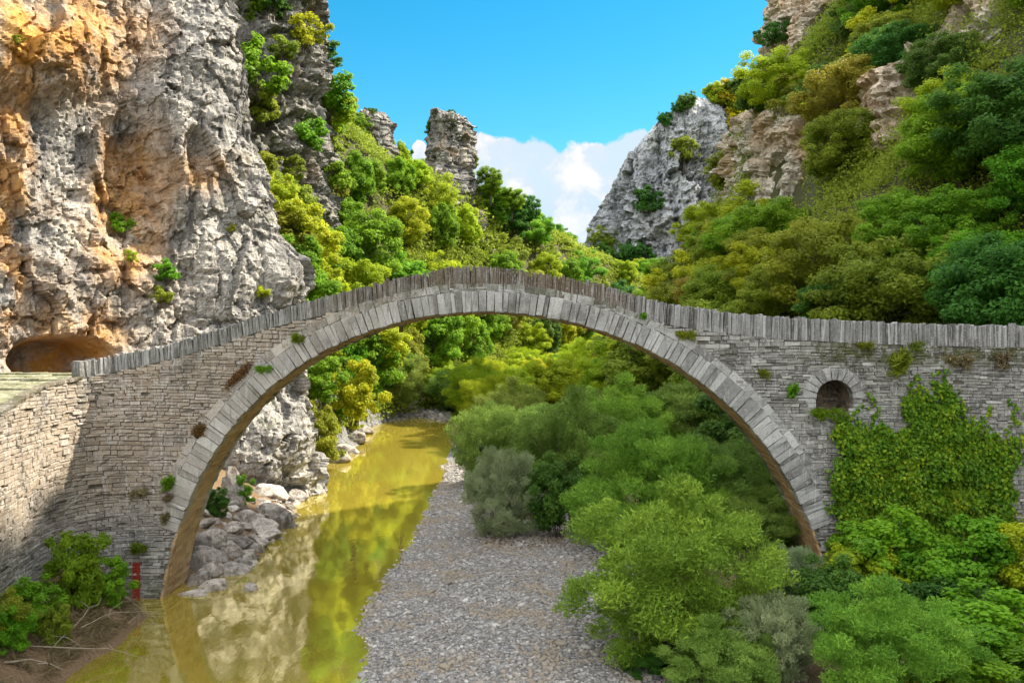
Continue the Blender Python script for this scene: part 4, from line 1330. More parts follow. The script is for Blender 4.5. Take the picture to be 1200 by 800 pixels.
for px, py, D, mat, sc, lb in ((778, 338, 215, 'yellow', 1.25, 'pale lit yellow-green tree peeking over the parapet right of the crown'),
                              (756, 342, 205, 'yellow', .8, 'smaller pale yellow tree beside the lit one over the parapet'),
                              (800, 335, 190, 'bright', 1.2, 'bright green tree behind the parapet at the foot of the right slope'),
                              (735, 330, 230, 'deep', 1.6, 'dark green tree behind the parapet below the far cliff')):
    x = (px - 600) / F * D; z = CAM_Z - (py - 400) / F * D - 4.4 * sc; plant('far_tree' if D > 195 else 'round_tree', mat, (x, D, z), sc, label=lb, name='broadleaf_tree', cat='tree', group='trees below the far cliff')

for px, py, D, mat, sc, lb in ((528, 135, 150, 'deep', .28, 'tiny dark tree on top of the tall pinnacle'), (507, 152, 149, 'deep', .42, 'small dark tree clinging to the left side of the tall pinnacle'),
                              (437, 134, 150, 'deep', .36, 'small dark tree on top of the square rock tower'), (420, 150, 146, 'bright', .72, 'bright green tree left of the square rock tower'),
                              (575, 215, 148, 'bright', .75, 'bright green tree on the rock step right of the pinnacle'), (600, 235, 150, 'bright', .7, 'bright green tree beyond the rock step, lower on the skyline'),
                              (620, 245, 156, 'deep', .7, 'dark green tree on the skyline below the rock step'), (550, 190, 152, 'olive', .5, 'small olive tree at the right foot of the tall pinnacle'),
                              (906, 40, 118, 'deep', .7, 'dark leaning tree against the sky left of the top right crag'), (895, 100, 116, 'deep', .6, 'dark small tree on the ridge left of the top right crag'),
                              (880, 112, 118, 'deep', .6, 'lower dark small tree on the ridge against the sky')):
    x = (px - 600) / F * D; z = CAM_Z - (py - 400) / F * D; plant('loose_tree' if 'leaning' in lb else 'round_tree', mat, (x, D, z - 4.6 * sc), sc, label=lb, name='broadleaf_tree', cat='tree')

# --- shrubs on the ledges of the ledged cliff and the grassy cleft behind the near cliff
for i, (px, py, mat, sc, pos_) in enumerate(((290, 12, 'bright', 1.5, 'bright green, at the top beside the near cliff'), (318, 8, 'deep', 1.2, 'dark green, at the very top'), (345, 28, 'olive', 1.7, 'large olive, near the top'),
                                             (360, 45, 'yellow', 1.2, 'yellow-green, near the right top edge'), (300, 95, 'bright', 1.7, 'large bright green, left middle'), (318, 112, 'bright', 1.5, 'bright green, beside the largest one'),
                                             (305, 130, 'olive', 1.1, 'olive, under the largest one'), (345, 135, 'yellow', .7, 'tiny yellow-green, in the centre'), (358, 168, 'bright', 1.3, 'bright green, alone on the middle ledge'),
                                             (340, 205, 'olive', 1.0, 'olive, on the lower ledge'), (378, 70, 'deep', 1.2, 'dark, hanging on the right edge against the sky'), (388, 125, 'bright', 1.6, 'bright green, on the right edge'),
                                             (398, 140, 'yellow', 1.4, 'yellow-green, just outside the right edge'), (352, 225, 'russet', 1.0, 'russet, on the lowest ledge'), (330, 60, 'olive', .9, 'small olive, under the top'),
                                             (385, 180, 'olive', 1.0, 'olive, low on the right edge'), (395, 215, 'bright', 1.3, 'bright green, at the lower right edge'))):
    p = on_top(BP, px, py + 8); plant('small_shrub', mat, (p[0], p[1] - .35, p[2] - .35), sc * 1.8, label=f'shrub on the ledged cliff, {pos_}', name='shrub', cat='shrub', group='shrubs on the ledged cliff')
for i, (px, py, D, mat, sc, lb) in enumerate(((300, 205, 66, 'olive', 1.3, 'upper olive'), (322, 235, 65, 'yellow', 1.5, 'upper yellow-green'), (335, 262, 64, 'yellow', 1.7, 'middle yellow-green'), (310, 255, 63, 'russet', 1.4, 'russet-tinged'),
                                               (352, 285, 66, 'yellow', 1.6, 'lower yellow-green'), (340, 300, 62, 'bright', 1.4, 'lower bright green'), (360, 318, 64, 'yellow', 1.5, 'rightmost lower yellow-green'), (355, 345, 62, 'bright', 1.6, 'lowest bright green'),
                                               (330, 275, 63, 'olive', 1.5, 'middle olive'), (372, 335, 70, 'yellow', 1.6, 'lowest yellow-green'))):
    x = (px - 600) / F * D; z = CAM_Z - (py - 400) / F * D; plant('leafy_shrub', mat, (x, D, z - 1.6 * sc), sc, label=f'{lb} shrub in the grassy cleft between the near and ledged cliffs', name='shrub', cat='shrub', group='shrubs in the cleft between the cliffs')
for px, py, D, mat, sc, var, lb in ((330, 250, 76, 'olive', 1.0, 0, 'olive tree standing in the cleft behind the yellow-green shrubs'), (392, 300, 82, 'bright', 1.0, 1, 'large bright green round tree beside the ledged cliff foot'),
                                    (370, 300, 76, 'bright', .8, 2, 'bright green tree right behind the near cliff edge'), (430, 290, 84, 'bright', 1.05, 0, 'large bright green tree second from the ledged cliff foot'),
                                    (415, 335, 78, 'yellow', .9, 1, 'yellow-green tree just over the parapet near the left cliff'), (470, 330, 88, 'bright', .9, 2, 'bright green tree just over the parapet left of the crown'),
                                    (375, 350, 68, 'yellow', .75, 0, 'low yellow-green tree touching the parapet by the near cliff')):
    x = (px - 600) / F * D; z = CAM_Z - (py - 400) / F * D; plant('round_tree', mat, (x, D, z - 5.0 * sc), sc, label=lb, name='broadleaf_tree', cat='tree', variant=var)

# --- small plants on the near cliff
for px, py, mat, sc, lb in ((140, 268, 'bright', .75, 'upper thin green shrub growing in the ochre hollow of the near cliff'), (150, 305, 'yellow', .4, 'small yellow-green plant under the hollow of the near cliff'),
                            (192, 325, 'bright', .8, 'lower green shrub growing below the hollow of the near cliff'), (186, 350, 'olive', .7, 'olive plant hanging under the lower shrub on the near cliff'),
                            (20, 50, 'olive', .3, 'tiny olive plant on the ochre rock at top left'), (270, 270, 'yellow', .3, 'small yellow plant on the right edge of the near cliff'),
                            (305, 345, 'yellow', .55, 'yellow-green plant low on the near cliff just above the bridge'), (165, 5, 'bright', .35, 'small bright plant at the top of the near cliff')):
    qx, qy = w2px(LP); j = int(np.argmin((qx - px) ** 2 + (qy - py) ** 2)); p = LP[j]
    plant('small_shrub', mat, (p[0] + LN[j][0] * .2, p[1] + LN[j][1] * .2, p[2] - .4 * sc), sc, label=lb, name='shrub', cat='shrub')

# --- gravel bar willows and right bank bushes, one by one: px of the middle, py of the foot, distance, half width px, height px
BUSH = [('willow_bush', 'willow_green', 790, 792, 24.6, 142, 240, 'big feathery green willow bush at the front of the gravel bar'),
        ('willow_bush', 'willow_grey', 590, 632, 40.5, 52, 122, 'grey-green willow bush standing out on the gravel, left of a dark one'),
        ('leafy_shrub', 'deep', 655, 640, 39.5, 40, 112, 'dark green leafy bush at the gravel edge between grey and big willow'),
        ('willow_bush', 'willow', 575, 572, 55.0, 58, 118, 'dull green willow overhanging the river at the narrow end of the gravel'),
        ('willow_bush', 'willow', 668, 600, 47.0, 75, 150, 'mid green willow behind the grey-green one on the gravel bar'),
        ('willow_bush', 'willow_green', 760, 650, 36.5, 100, 175, 'wide willow bush right behind the big front one'),
        ('willow_bush', 'willow', 848, 640, 37.0, 85, 150, 'willow bush beneath the right side of the arch'),
        ('willow_bush', 'willow_green', 730, 560, 53.0, 70, 125, 'green willow in the middle row under the arch'),
        ('willow_bush', 'willow', 805, 555, 55.0, 80, 120, 'willow in the middle row near the right arch soffit'),
        ('leafy_shrub', 'deep', 900, 620, 40.0, 58, 130, 'dark leafy bush in deep shade behind the right arch foot'),
        ('leafy_shrub', 'deep', 862, 560, 46.0, 60, 110, 'dark shrub in shade close under the right arch'),
        ('willow_bush', 'willow', 640, 545, 62.0, 60, 88, 'rear willow left, between the river and the arch centre'),
        ('willow_bush', 'willow', 600, 500, 74.0, 50, 60, 'low shaded willow at the back by the sunlit pool'),
        ('willow_bush', 'willow', 690, 520, 70.0, 60, 72, 'low shaded willow at the back under the arch centre'),
        ('willow_bush', 'willow', 760, 510, 75.0, 60, 78, 'rear willow at the back right of the arch centre'),
        ('willow_bush', 'willow', 842, 846, 21.6, 80, 130, 'low dull green willow at the bottom edge under the big front one'),
        ('leafy_shrub', 'deep', 760, 812, 23.4, 34, 62, 'small dark leafy shrub at the gravel edge by the bottom'),
        ('leafy_shrub', 'bright', 1195, 900, 19.3, 85, 150, 'green leafy shrub cut by the bottom right corner'),
        ('leafy_shrub', 'olive', 1130, 900, 19.0, 75, 110, 'olive leafy shrub at the bottom edge left of the corner'),
        ('willow_bush', 'willow', 880, 668, 34.6, 72, 110, 'dull willow filling the gap at the right arch foot'),
        ('willow_bush', 'willow_grey', 905, 800, 22.2, 65, 125, 'pale green willow sprays at the bottom edge right of the big bush'),
        ('willow_bush', 'willow_green', 1045, 860, 20.0, 105, 190, 'light feathery green willow at the bottom edge in the right corner'),
        ('willow_bush', 'willow_grey', 935, 735, 26.6, 42, 110, 'small pale green willow at the foot of the right arch'),
        ('leafy_shrub', 'bright', 1055, 720, 27.2, 68, 130, 'bright leafy shrub below the ivy wall'),
        ('leafy_shrub', 'yellow', 1010, 735, 26.2, 48, 110, 'yellow-green leafy shrub between the arch foot and ivy'),
        ('leafy_shrub', 'bright', 1130, 740, 26.0, 70, 140, 'bright leafy shrub under the right end of the ivy'),
        ('leafy_shrub', 'bright', 1165, 830, 22.0, 85, 150, 'bright green leafy shrub in the bottom right corner'),
        ('leafy_shrub', 'deep', 1110, 800, 23.6, 60, 130, 'darker leafy shrub between the feathery willow and the corner'),
        ('leafy_shrub', 'yellow', 1205, 740, 25.0, 50, 130, 'yellow-green leafy shrub cut by the right picture edge'),
        ('leafy_shrub', 'deep', 975, 760, 24.6, 50, 115, 'dark leafy shrub behind the pale sprays at the bottom')]
for i, (kind, mat, px, py, D, hw, hp, lb) in enumerate(BUSH):
    x = (px - 600) / F * D; z = gz(x, D)
    zt = CAM_Z - (py - hp - 400) / F * D; h = max(zt - z, .8)
    R0, H0 = (3.35, 5.5) if kind == 'willow_bush' else (1.65, 2.95)
    s_ = hw / F * D / R0
    plant(kind, mat, (x, D, z - .15), (s_ * 1.06, s_ * 1.0, h / H0), label=lb, name='willow_bush' if kind == 'willow_bush' else 'leafy_bush', cat='bush')

# --- left bank plants
for kind, mat, px, py, D, hw, hp, lb in (('leafy_shrub', 'bright', 92, 712, 27.4, 34, 105, 'bright green broad-leaved shrub growing against the left pier'), ('leafy_shrub', 'bright', 128, 708, 28.6, 24, 60, 'lower bright green shrub beside the red gauge'),
                                         ('leafy_shrub', 'bright', 38, 742, 25.4, 36, 62, 'low green shrub on the earth bank at bottom left'), ('leafy_shrub', 'olive', 62, 752, 25.0, 22, 36, 'small olive shrub among the dead twigs on the bottom left bank'), ('leafy_shrub', 'bright', 14, 772, 23.6, 24, 60, 'bright low shrub in the bottom left among twigs'),
                                         ('leafy_shrub', 'olive', 2, 760, 24.0, 30, 75, 'olive shrub cut by the left picture edge'),
                                         ('leafy_shrub', 'deep', 252, 618, 40.0, 17, 54, 'dark green shrub in shade behind the left arch foot'), ('leafy_shrub', 'bright', 284, 600, 43.0, 15, 48, 'bright green shrub beside a pale boulder under the arch'),
                                         ('leafy_shrub', 'olive', 373, 545, 62.0, 30, 75, 'olive shrub at the waterline beyond the white cliff'), ('leafy_shrub', 'bright', 375, 470, 64.0, 32, 62, 'bright green shrub above the olive one beyond the white cliff'),
                                         ('leafy_shrub', 'yellow', 415, 490, 74.0, 32, 70, 'yellow-green shrub leaning over the far left bank'), ('leafy_shrub', 'yellow', 370, 425, 66.0, 36, 66, 'upper yellow-green shrub under the left haunch of the arch'),
                                         ('willow_bush', 'willow', 460, 480, 104.0, 45, 82, 'soft green willow at the head of the pool'), ('willow_bush', 'willow_green', 425, 475, 96.0, 36, 80, 'green willow left of the pool head'),
                                         ('willow_bush', 'willow', 540, 485, 108.0, 42, 66, 'round willow right of the pool head'), ('leafy_shrub', 'gold', 340, 470, 62.0, 14, 40, 'small golden shrub seen beside the arch soffit'),
                                         ('leafy_shrub', 'bright', 400, 450, 84.0, 34, 75, 'bright shrub above the far left shore'), ('leafy_shrub', 'yellow', 440, 440, 98.0, 40, 75, 'yellow-green shrub under the arch left of centre')):
    x = (px - 600) / F * D; z = gz(x, D)
    zb = CAM_Z - (py - 400) / F * D
    zt = CAM_Z - (py - hp - 400) / F * D; z = max(min(z, zb + 3), zb) if kind != 'willow_bush' else z
    z = min(z, zt - 1.0)
    R0, H0 = (3.35, 5.5) if kind == 'willow_bush' else (1.65, 2.95)
    s_ = hw / F * D / R0
    plant(kind, mat, (x, D, z - .15), (s_ * 1.05, s_ * 1.05, max(.5, (zt - z) / H0)), label=lb, name='willow_bush' if kind == 'willow_bush' else 'leafy_bush', cat='bush')

for i, (y_, dx_, mat, sc) in enumerate(((60, 1.6, 'olive', .7), (64, 1.2, 'bright', .6), (68, 1.8, 'yellow', .9), (72, 1.3, 'olive', .7), (77, 1.7, 'bright', 1.0), (82, 1.4, 'yellow', .9), (86, 2.2, 'bright', 1.1), (91, 1.6, 'olive', 1.0), (96, 2.0, 'yellow', 1.2), (100, 1.8, 'olive', .9))):
    x_ = float(xL(y_)) - dx_
    plant('leafy_shrub', mat, (x_, y_, gz(x_, y_) - .2), sc, label=f'{LOOK[mat]} waterside shrub on the far left shore, {ORD[i]} from the white cliff', name='leafy_bush', cat='bush', group='shrubs along the far left shore')

# --- tufts on the masonry
for px, py, mat, sc, lb, cat in ((193, 565, 'bright', 1.5, 'green grass tuft on the left haunch of the arch ring', 'grass tuft'), (311, 432, 'bright', 1.0, 'small green tuft on the left arch ring beside brown moss', 'grass tuft'),
                            (350, 396, 'olive', 1.0, 'olive tuft between the two arch rings left of the crown', 'grass tuft'), (199, 582, 'dry', 1.0, 'dry tuft under the green one on the left arch ring', 'grass tuft'),
                            (190, 606, 'dry', 1.2, 'brown dry tuft at the springing of the left arch', 'grass tuft'), (162, 575, 'dry', 1.2, 'faded dry tuft on the wall left of the arch ring', 'grass tuft'),
                            (1040, 425, 'olive', 2.6, 'dark olive plant growing from the wall right of the small window arch', 'plant'), (1122, 422, 'dry', 1.8, 'dry grass tuft under the right parapet', 'grass tuft'),
                            (1182, 420, 'dry', 2.2, 'dry grass tuft under the parapet at the right end', 'grass tuft'), (1014, 404, 'olive', 1.0, 'small tuft above the window arch under the parapet', 'grass tuft'),
                            (922, 457, 'bright', 1.4, 'green tuft on the wall left of the window arch', 'grass tuft'), (895, 437, 'olive', 1.1, 'olive tuft on the spandrel beside the outer ring', 'grass tuft'),
                            (752, 370, 'bright', .7, 'tiny green tuft above the arch ring right of the crown', 'grass tuft'), (805, 392, 'olive', 1.2, 'olive tuft under the parapet right of the crown', 'grass tuft'),
                            (165, 640, 'olive', 1.2, 'olive tuft above the red gauge', 'grass tuft'), (968, 484, 'bright', 1.6, 'green plant on the sill of the window arch', 'plant'), (1075, 404, 'olive', 1.2, 'olive tuft under the right parapet above the ivy', 'grass tuft')):
    plant('grass_tuft', mat, (bx(px), FY - .12, bz(py) - .1 * sc), (sc * 1.2, sc * .8, sc * 1.1), name='plant' if cat == 'plant' else 'grass_tuft', label=lb, cat=cat, trunk=False, tilt=(rad(35), 0))
for (px, py, w_, h_, mat, lb) in ((280, 440, .62, .34, 'brown', 'reddish brown dead moss cushion on the wall beside the left ring'), (235, 505, .30, .55, 'brown', 'dark brown dead moss patch lower along the left ring'),
                             (119, 630, .34, .85, 'deep', 'dark hanging plant on the pier, left of two'), (143, 632, .28, .70, 'deep', 'dark hanging plant on the pier, right of two')):
    rg = np.random.default_rng(int(px)); n = 2600
    q = rg.normal(size=(n, 3)) * np.array((w_ * .42, .05, h_ * .36)); q[:, 1] = -np.abs(q[:, 1]) - .02
    if mat == 'brown':
        a_ = .8 if px > 250 else 1.1; ca, sa = math.cos(a_), math.sin(a_); q[:, 0], q[:, 2] = q[:, 0] * ca - q[:, 2] * sa * .5, q[:, 0] * sa + q[:, 2] * ca * .6
    D_ = rg.normal(size=(n, 3)) * .5 + np.array((0, -.5, -.9 if mat == 'deep' else .1))
    me = leaf_mesh('moss', q, D_, rg.normal(size=(n, 3)), rg.uniform(.05, .11, n), .35, rg.random(n), [LEAF[mat]], rg)
    o = link('moss' if mat == 'brown' else 'hanging_plant', me); yy = FY - .02 if px > 160 else float(np.interp(bx(px), PATH[::-1, 0], PATH[::-1, 1])) - .03
    o.location = (bx(px), yy, bz(py)); tag(o, lb, 'moss' if mat == 'brown' else 'plant', kind='thing')

# --- ivy on the right wall: leaves on creeping stems, outline from the photograph
poly = np.array([(962, 612), (975, 560), (985, 530), (978, 505), (992, 492), (1012, 512), (1030, 500), (1040, 520), (1062, 490), (1070, 455), (1076, 452), (1082, 486), (1096, 450), (1104, 442), (1112, 470), (1122, 500),
                 (1135, 505), (1140, 530), (1142, 500), (1150, 525), (1165, 520), (1178, 510), (1190, 505), (1186, 560), (1182, 620), (1150, 660), (1060, 670), (1000, 665), (985, 640), (985, 600), (972, 622)], float)


def inside(pt, pg):
    x, y = pt[:, 0], pt[:, 1]; c = np.zeros(len(pt), bool); j = len(pg) - 1
    for i in range(len(pg)):
        xi, yi = pg[i]; xj, yj = pg[j]
        c ^= ((yi > y) != (yj > y)) & (x < (xj - xi) * (y - yi) / (yj - yi + 1e-9) + xi); j = i
    return c


rg = np.random.default_rng(77)
q = np.stack([rg.uniform(955, 1195, 12000), rg.uniform(435, 672, 12000)], 1)           # leaf clumps on the wall
jit_ = np.stack([fbm(np.c_[q * .06, np.zeros(len(q))], 3, 41), fbm(np.c_[q * .06, np.ones(len(q))], 3, 42)], 1) * 46
jit_ += np.stack([fbm(np.c_[q * .018, np.full(len(q), 5.)], 2, 47), fbm(np.c_[q * .018, np.full(len(q), 9.)], 2, 48)], 1) * 34
hole = fbm(np.c_[q * .04, np.zeros(len(q))], 4, 44)
keep = inside(q + jit_, poly) & (hole > -.22 - .2 * sstep(q[:, 1], 500, 600)) & (rg.random(len(q)) < (.35 + .65 * sstep(q[:, 1], 445, 530)) * (1 - .75 * sstep(q[:, 0] + jit_[:, 1], 1150, 1192)))
q = q[keep][:3400]; nc = len(q)
# a few thin shoots reaching up the wall
sh = []
for a0, b0, c0 in ((1068, 500, 440), (1098, 500, 436), (1020, 520, 462), (1141, 530, 488), (1183, 520, 470), (1120, 500, 452), (1160, 520, 478), (1010, 500, 476)):
    for b_ in np.arange(c0, b0, 3.0): sh.append((a0 + rg.normal() * 3 + 6 * math.sin(b_ * .09 + a0), b_))
sh = np.array(sh); nsh = len(sh); q = np.concatenate([q, sh])
rad_c = np.concatenate([rg.uniform(.14, .34, nc), np.full(nsh, .09)]); thk = np.concatenate([.08 + .80 * sstep(fbm(np.c_[q[:nc] * .045, np.zeros(nc)], 3, 46), -.35, .35) * sstep(q[:nc, 1], 455, 560), np.full(nsh, .05)])
per = np.concatenate([np.full(nc, 17), np.full(nsh, 5)]); ci = np.repeat(np.arange(len(q)), per); n = len(ci)
dq = unit(rg, n); dq[:, 1] = -np.abs(dq[:, 1])
ctr = np.stack([bx(q[:, 0]), FY - .04 - thk * rg.random(len(q)), bz(q[:, 1])], 1)
P = ctr[ci] + dq * (rad_c[ci] * rg.random(n) ** .4)[:, None]
N = dq * .9 + np.array((0, -.3, .5)) + .5 * rg.normal(size=(n, 3)); D_ = np.array((0, -.3, -1)) + .6 * rg.normal(size=(n, 3))
ctone = np.clip(.36 + fbm(np.c_[q * .03, np.zeros(len(q))], 3, 45) * 1.1 + rg.normal(0, .16, len(q)), 0, 1)
ivy = empty('ivy', (bx(1080), FY, 0)); tag(ivy, 'dense yellow-green ivy climbing the bridge wall right of the window arch', 'ivy')
me = leaf_mesh('ivy_leaves', P - np.array((bx(1080), FY, 0)), D_, N, rg.uniform(.09, .17, n), .85, ctone[ci], [LEAF['ivy']], rg); link('foliage', me, ivy)
st = MB()
for k in range(26):
    a0 = rg.uniform(990, 1180); p0 = np.array((a0, 668.)); pp = [p0]
    for i in range(7):
        p0 = p0 + (rg.normal() * 14, -rg.uniform(16, 28)); pp.append(p0)
    pp = [p_ for p_ in pp if inside(np.array([p_]), poly)[0] or p_[1] > 640]
    if len(pp) > 2: st.tube([(bx(a) - bx(1080), -.07, bz(b)) for a, b in pp], np.linspace(.03, .008, len(pp)), 5)
link('stem', st.mesh('ivy_stems', [M['bark']], True), ivy)

# --- pebbles of the bar: one mesh, far too many to count
ico_t = (1 + 5 ** .5) / 2
IV = np.array([(-1, ico_t, 0), (1, ico_t, 0), (-1, -ico_t, 0), (1, -ico_t, 0), (0, -1, ico_t), (0, 1, ico_t), (0, -1, -ico_t), (0, 1, -ico_t), (ico_t, 0, -1), (ico_t, 0, 1), (-ico_t, 0, -1), (-ico_t, 0, 1)], float)
IV /= np.linalg.norm(IV[0])
IF = np.array([(0, 11, 5), (0, 5, 1), (0, 1, 7), (0, 7, 10), (0, 10, 11), (1, 5, 9), (5, 11, 4), (11, 10, 2), (10, 7, 6), (7, 1, 8), (3, 9, 4), (3, 4, 2), (3, 2, 6), (3, 6, 8), (3, 8, 9), (4, 9, 5), (2, 4, 11), (6, 2, 10), (8, 6, 7), (9, 8, 1)])
rg = np.random.default_rng(9)


def pebbles(n, xr, yr, smin, smax, ok):
    x = rg.uniform(*xr, n); y = yr[0] + (yr[1] - yr[0]) * rg.random(n) ** 1.35; k = ok(x, y); x, y = x[k], y[k]; n = len(x)
    s = smin * (smax / smin) ** (rg.random(n) ** 2.2)
    s = s * (1 + np.maximum(y - 30, 0) * .010)
    sc = s[:, None] * np.stack([rg.uniform(.8, 1.4, n), rg.uniform(.6, 1.0, n), rg.uniform(.28, .6, n)], 1)
    V = IV[None] * sc[:, None] * rg.uniform(.8, 1.15, (n, 12, 1))
    a = rg.uniform(0, 6.28, n); tl = rg.normal(0, .28, n)
    X = V[..., 0] * np.cos(a)[:, None] - V[..., 1] * np.sin(a)[:, None]; Y = V[..., 0] * np.sin(a)[:, None] + V[..., 1] * np.cos(a)[:, None]
    Z = V[..., 2] + X * tl[:, None]
    V = np.stack([X + x[:, None], Y + y[:, None], Z + (ground_z(x, y) + s * .12)[:, None]], -1).reshape(-1, 3)
    return V, (IF[None] + 12 * np.arange(n)[:, None, None]).reshape(-1, 3), np.repeat(rg.random(n), 12)


V1, F1, T1 = pebbles(85000, (-7, 8.5), (17.5, 66), .03, .115, lambda x, y: (x - xR(y) > -1.2) & (x - xR(y) < 10 + rg.normal(size=len(x)) * .7))
V3, F3, T3 = pebbles(900, (-7, 8.5), (17.5, 66), .10, .22, lambda x, y: (x - xR(y) > -1.6) & (x - xR(y) < 9.5))
V2, F2, T2 = pebbles(2500, (-17, -4), (101, 114), .10, .40, lambda x, y: y > 100)
m, t = new_mat('pebble'); pos = t.n('ShaderNodeNewGeometry').outputs['Position']
c = t.ramp(t.attr('tint').outputs['Fac'], [(0, (.12, .115, .115)), (.35, (.22, .215, .215)), (.7, (.31, .305, .30)), (.9, (.41, .40, .39)), (1, (.58, .57, .55))])
t.out(t.bsdf(t.mix(t.math('MULTIPLY', t.noise(pos, 14, 4), .5), t.mix(t.ss(t.noise(pos, .55, 5, .6), .45, .65), c, (.27, .225, .17)), (.25, .21, .16)), .8, .3).outputs[0]); M['pebble'] = m
pm_ = mesh('gravel', np.concatenate([V1, V2, V3]), np.concatenate([F1, F2 + len(V1), F3 + len(V1) + len(V2)]), [M['pebble']], {'tint': np.concatenate([T1, T2, T3])}, True)
tag(link('gravel', pm_), 'grey river pebbles covering the dry bar beside the water', 'gravel', kind='stuff')


# --- boulders on the left bank under the arch
def rock(seed, s):
    rg_ = np.random.default_rng(seed)
    n = 22; u = np.linspace(0, 2 * np.pi, 2 * n, endpoint=False); v = np.linspace(.02, np.pi - .02, n)
    X = np.stack([np.sin(v)[:, None] * np.cos(u), np.sin(v)[:, None] * np.sin(u), np.cos(v)[:, None] * np.ones(2 * n)], -1).reshape(-1, 3)
    for _ in range(11):                                  # broken facets
        d = rg_.normal(size=3); d[2] = abs(d[2]) * .8; d /= np.linalg.norm(d); lim = rg_.uniform(.50, .82); pr = X @ d
        X = X - np.maximum(pr - lim, 0)[:, None] * d * .93
    f1, f2, cid = worley(X * 1.6 + seed, seed); 
    X = X * (1 + .14 * fbm(X * 1.6 + seed, 4, seed) + .10 * (cid - .5) - .09 * (1 - sstep(f2 - f1, 0, .12)) + .05 * fbm(X * 6 + seed, 3, seed, .6))[:, None]
    X = X * np.array(s)
    i = np.arange(n * 2 * n).reshape(n, 2 * n); j = np.roll(i, -1, 1)
    q = np.stack([i[:-1], i[1:], j[1:], j[:-1]], -1).reshape(-1, 4).tolist() + [list(i[0]), list(i[-1][::-1])]
    return mesh('boulder', X, q, [M['boulder']], {'stain': .12 * np.ones(len(X)), 'moss': np.zeros(len(X))}, True)


RM = [rock(300 + i, (1, .8, .62)) for i in range(7)]
BOULD = [(322, 600, 47, .95, .8, 'dark rounded boulder at the outer tip of the left bank'), (334, 612, 45, .75, .8, 'grey boulder in the water below the dark tip boulder'), (300, 612, 44, 1.0, .65, 'layered pale boulder behind the bank tip'),
         (312, 622, 43, .9, .55, 'broad tan boulder sloping to the water'), (288, 606, 45.5, .8, .7, 'blue-grey boulder beside the bright shrub under the arch'), (276, 585, 45, .6, 1.9, 'upright pale stone slab between two shrubs'),
         (275, 632, 41, .9, .5, 'flat pale boulder in the middle of the left bank'), (252, 630, 39, .85, .7, 'blue-white boulder near the arch foot'), (268, 644, 38, .7, .6, 'pale blue boulder on the lower bank'),
         (246, 652, 36.5, .7, .75, 'square white boulder beside the arch foot'), (285, 650, 38, .8, .5, 'low grey boulder at the waterline'), (268, 665, 35.5, .95, .5, 'long flat dark-edged boulder in the water'),
         (242, 668, 34.5, .6, .6, 'small pale boulder below the square white one'), (232, 678, 33.6, .6, .55, 'brown-grey boulder touching the pier'), (250, 684, 33.4, .55, .45, 'wedge-shaped boulder at the front of the bank'),
         (228, 660, 34.8, .5, .6, 'small whitish stone next to the vault'), (226, 695, 32.6, .55, .4, 'low boulder right in front of the pier corner'), (300, 632, 41.5, .7, .5, 'tan boulder behind the water edge'), (236, 640, 37.2, .55, .6, 'small pale stone between the shrub and arch foot'),
         (345, 580, 52, 1.0, .6, 'smooth pale rock running into the water below the white cliff'), (320, 576, 53, 1.0, .8, 'pale rock at the foot of the white cliff'), (405, 525, 76, 1.2, .9, 'rough brown rock on the far left shore'),
         (418, 512, 82, 1.2, .9, 'grey rock farther along the far left shore'), (395, 535, 71, 1.1, .8, 'pale rock at the bend of the far left shore'), (408, 495, 79, 1.2, 1.5, 'upright pale rock on the far left bank'), (425, 500, 91, 1.2, .8, 'low rock close to the pool head'), (292, 686, 32.2, .28, .3, 'tiny stone alone in the water')]
for i, (px, py, D, s, h, lb) in enumerate(BOULD):
    D = hit(px, py + 6, (31.8 if px < 330 else 40) if D < 70 else 58) or D
    p = px2w(px, py + 6, D); s *= 1.12; h *= 1.1
    z = p[2]
    o = link('boulder', RM[i % 7]); o.location = (p[0], p[1], z + .30 * h); o.rotation_euler = (random.uniform(-.15, .15), random.uniform(-.15, .15), random.uniform(0, 6.28)); o.scale = (s * 1.0, s * 1.0, h * 1.05)
    tag(o, lb, 'boulder', 'boulders along the left bank', 'thing')
rs2 = random.Random(3)
for i in range(150):                                     # the small rubble between them
    D = rs2.uniform(32.5, 50); px = rs2.uniform(0, 1); xx = xL(D) - rs2.uniform(-.35, 3.4) * (1.0 if D < 46 else .8)
    if arch_dist(xx, .5) < .4 and D < FY + BW + .4: continue
    o = link('rubble_stone', RM[rs2.randrange(7)]); s = .13 + .40 * rs2.random() ** 1.6; o.location = (xx, D, gz(xx, D) + s * .15); o.scale = (s * 1.2, s, s * .8)
    o.rotation_euler = (rs2.uniform(-.4, .4), rs2.uniform(-.4, .4), rs2.uniform(0, 6.28))
    tag(o, 'small broken stone among the boulders of the left bank', 'stone', 'rubble stones on the left bank', 'thing')

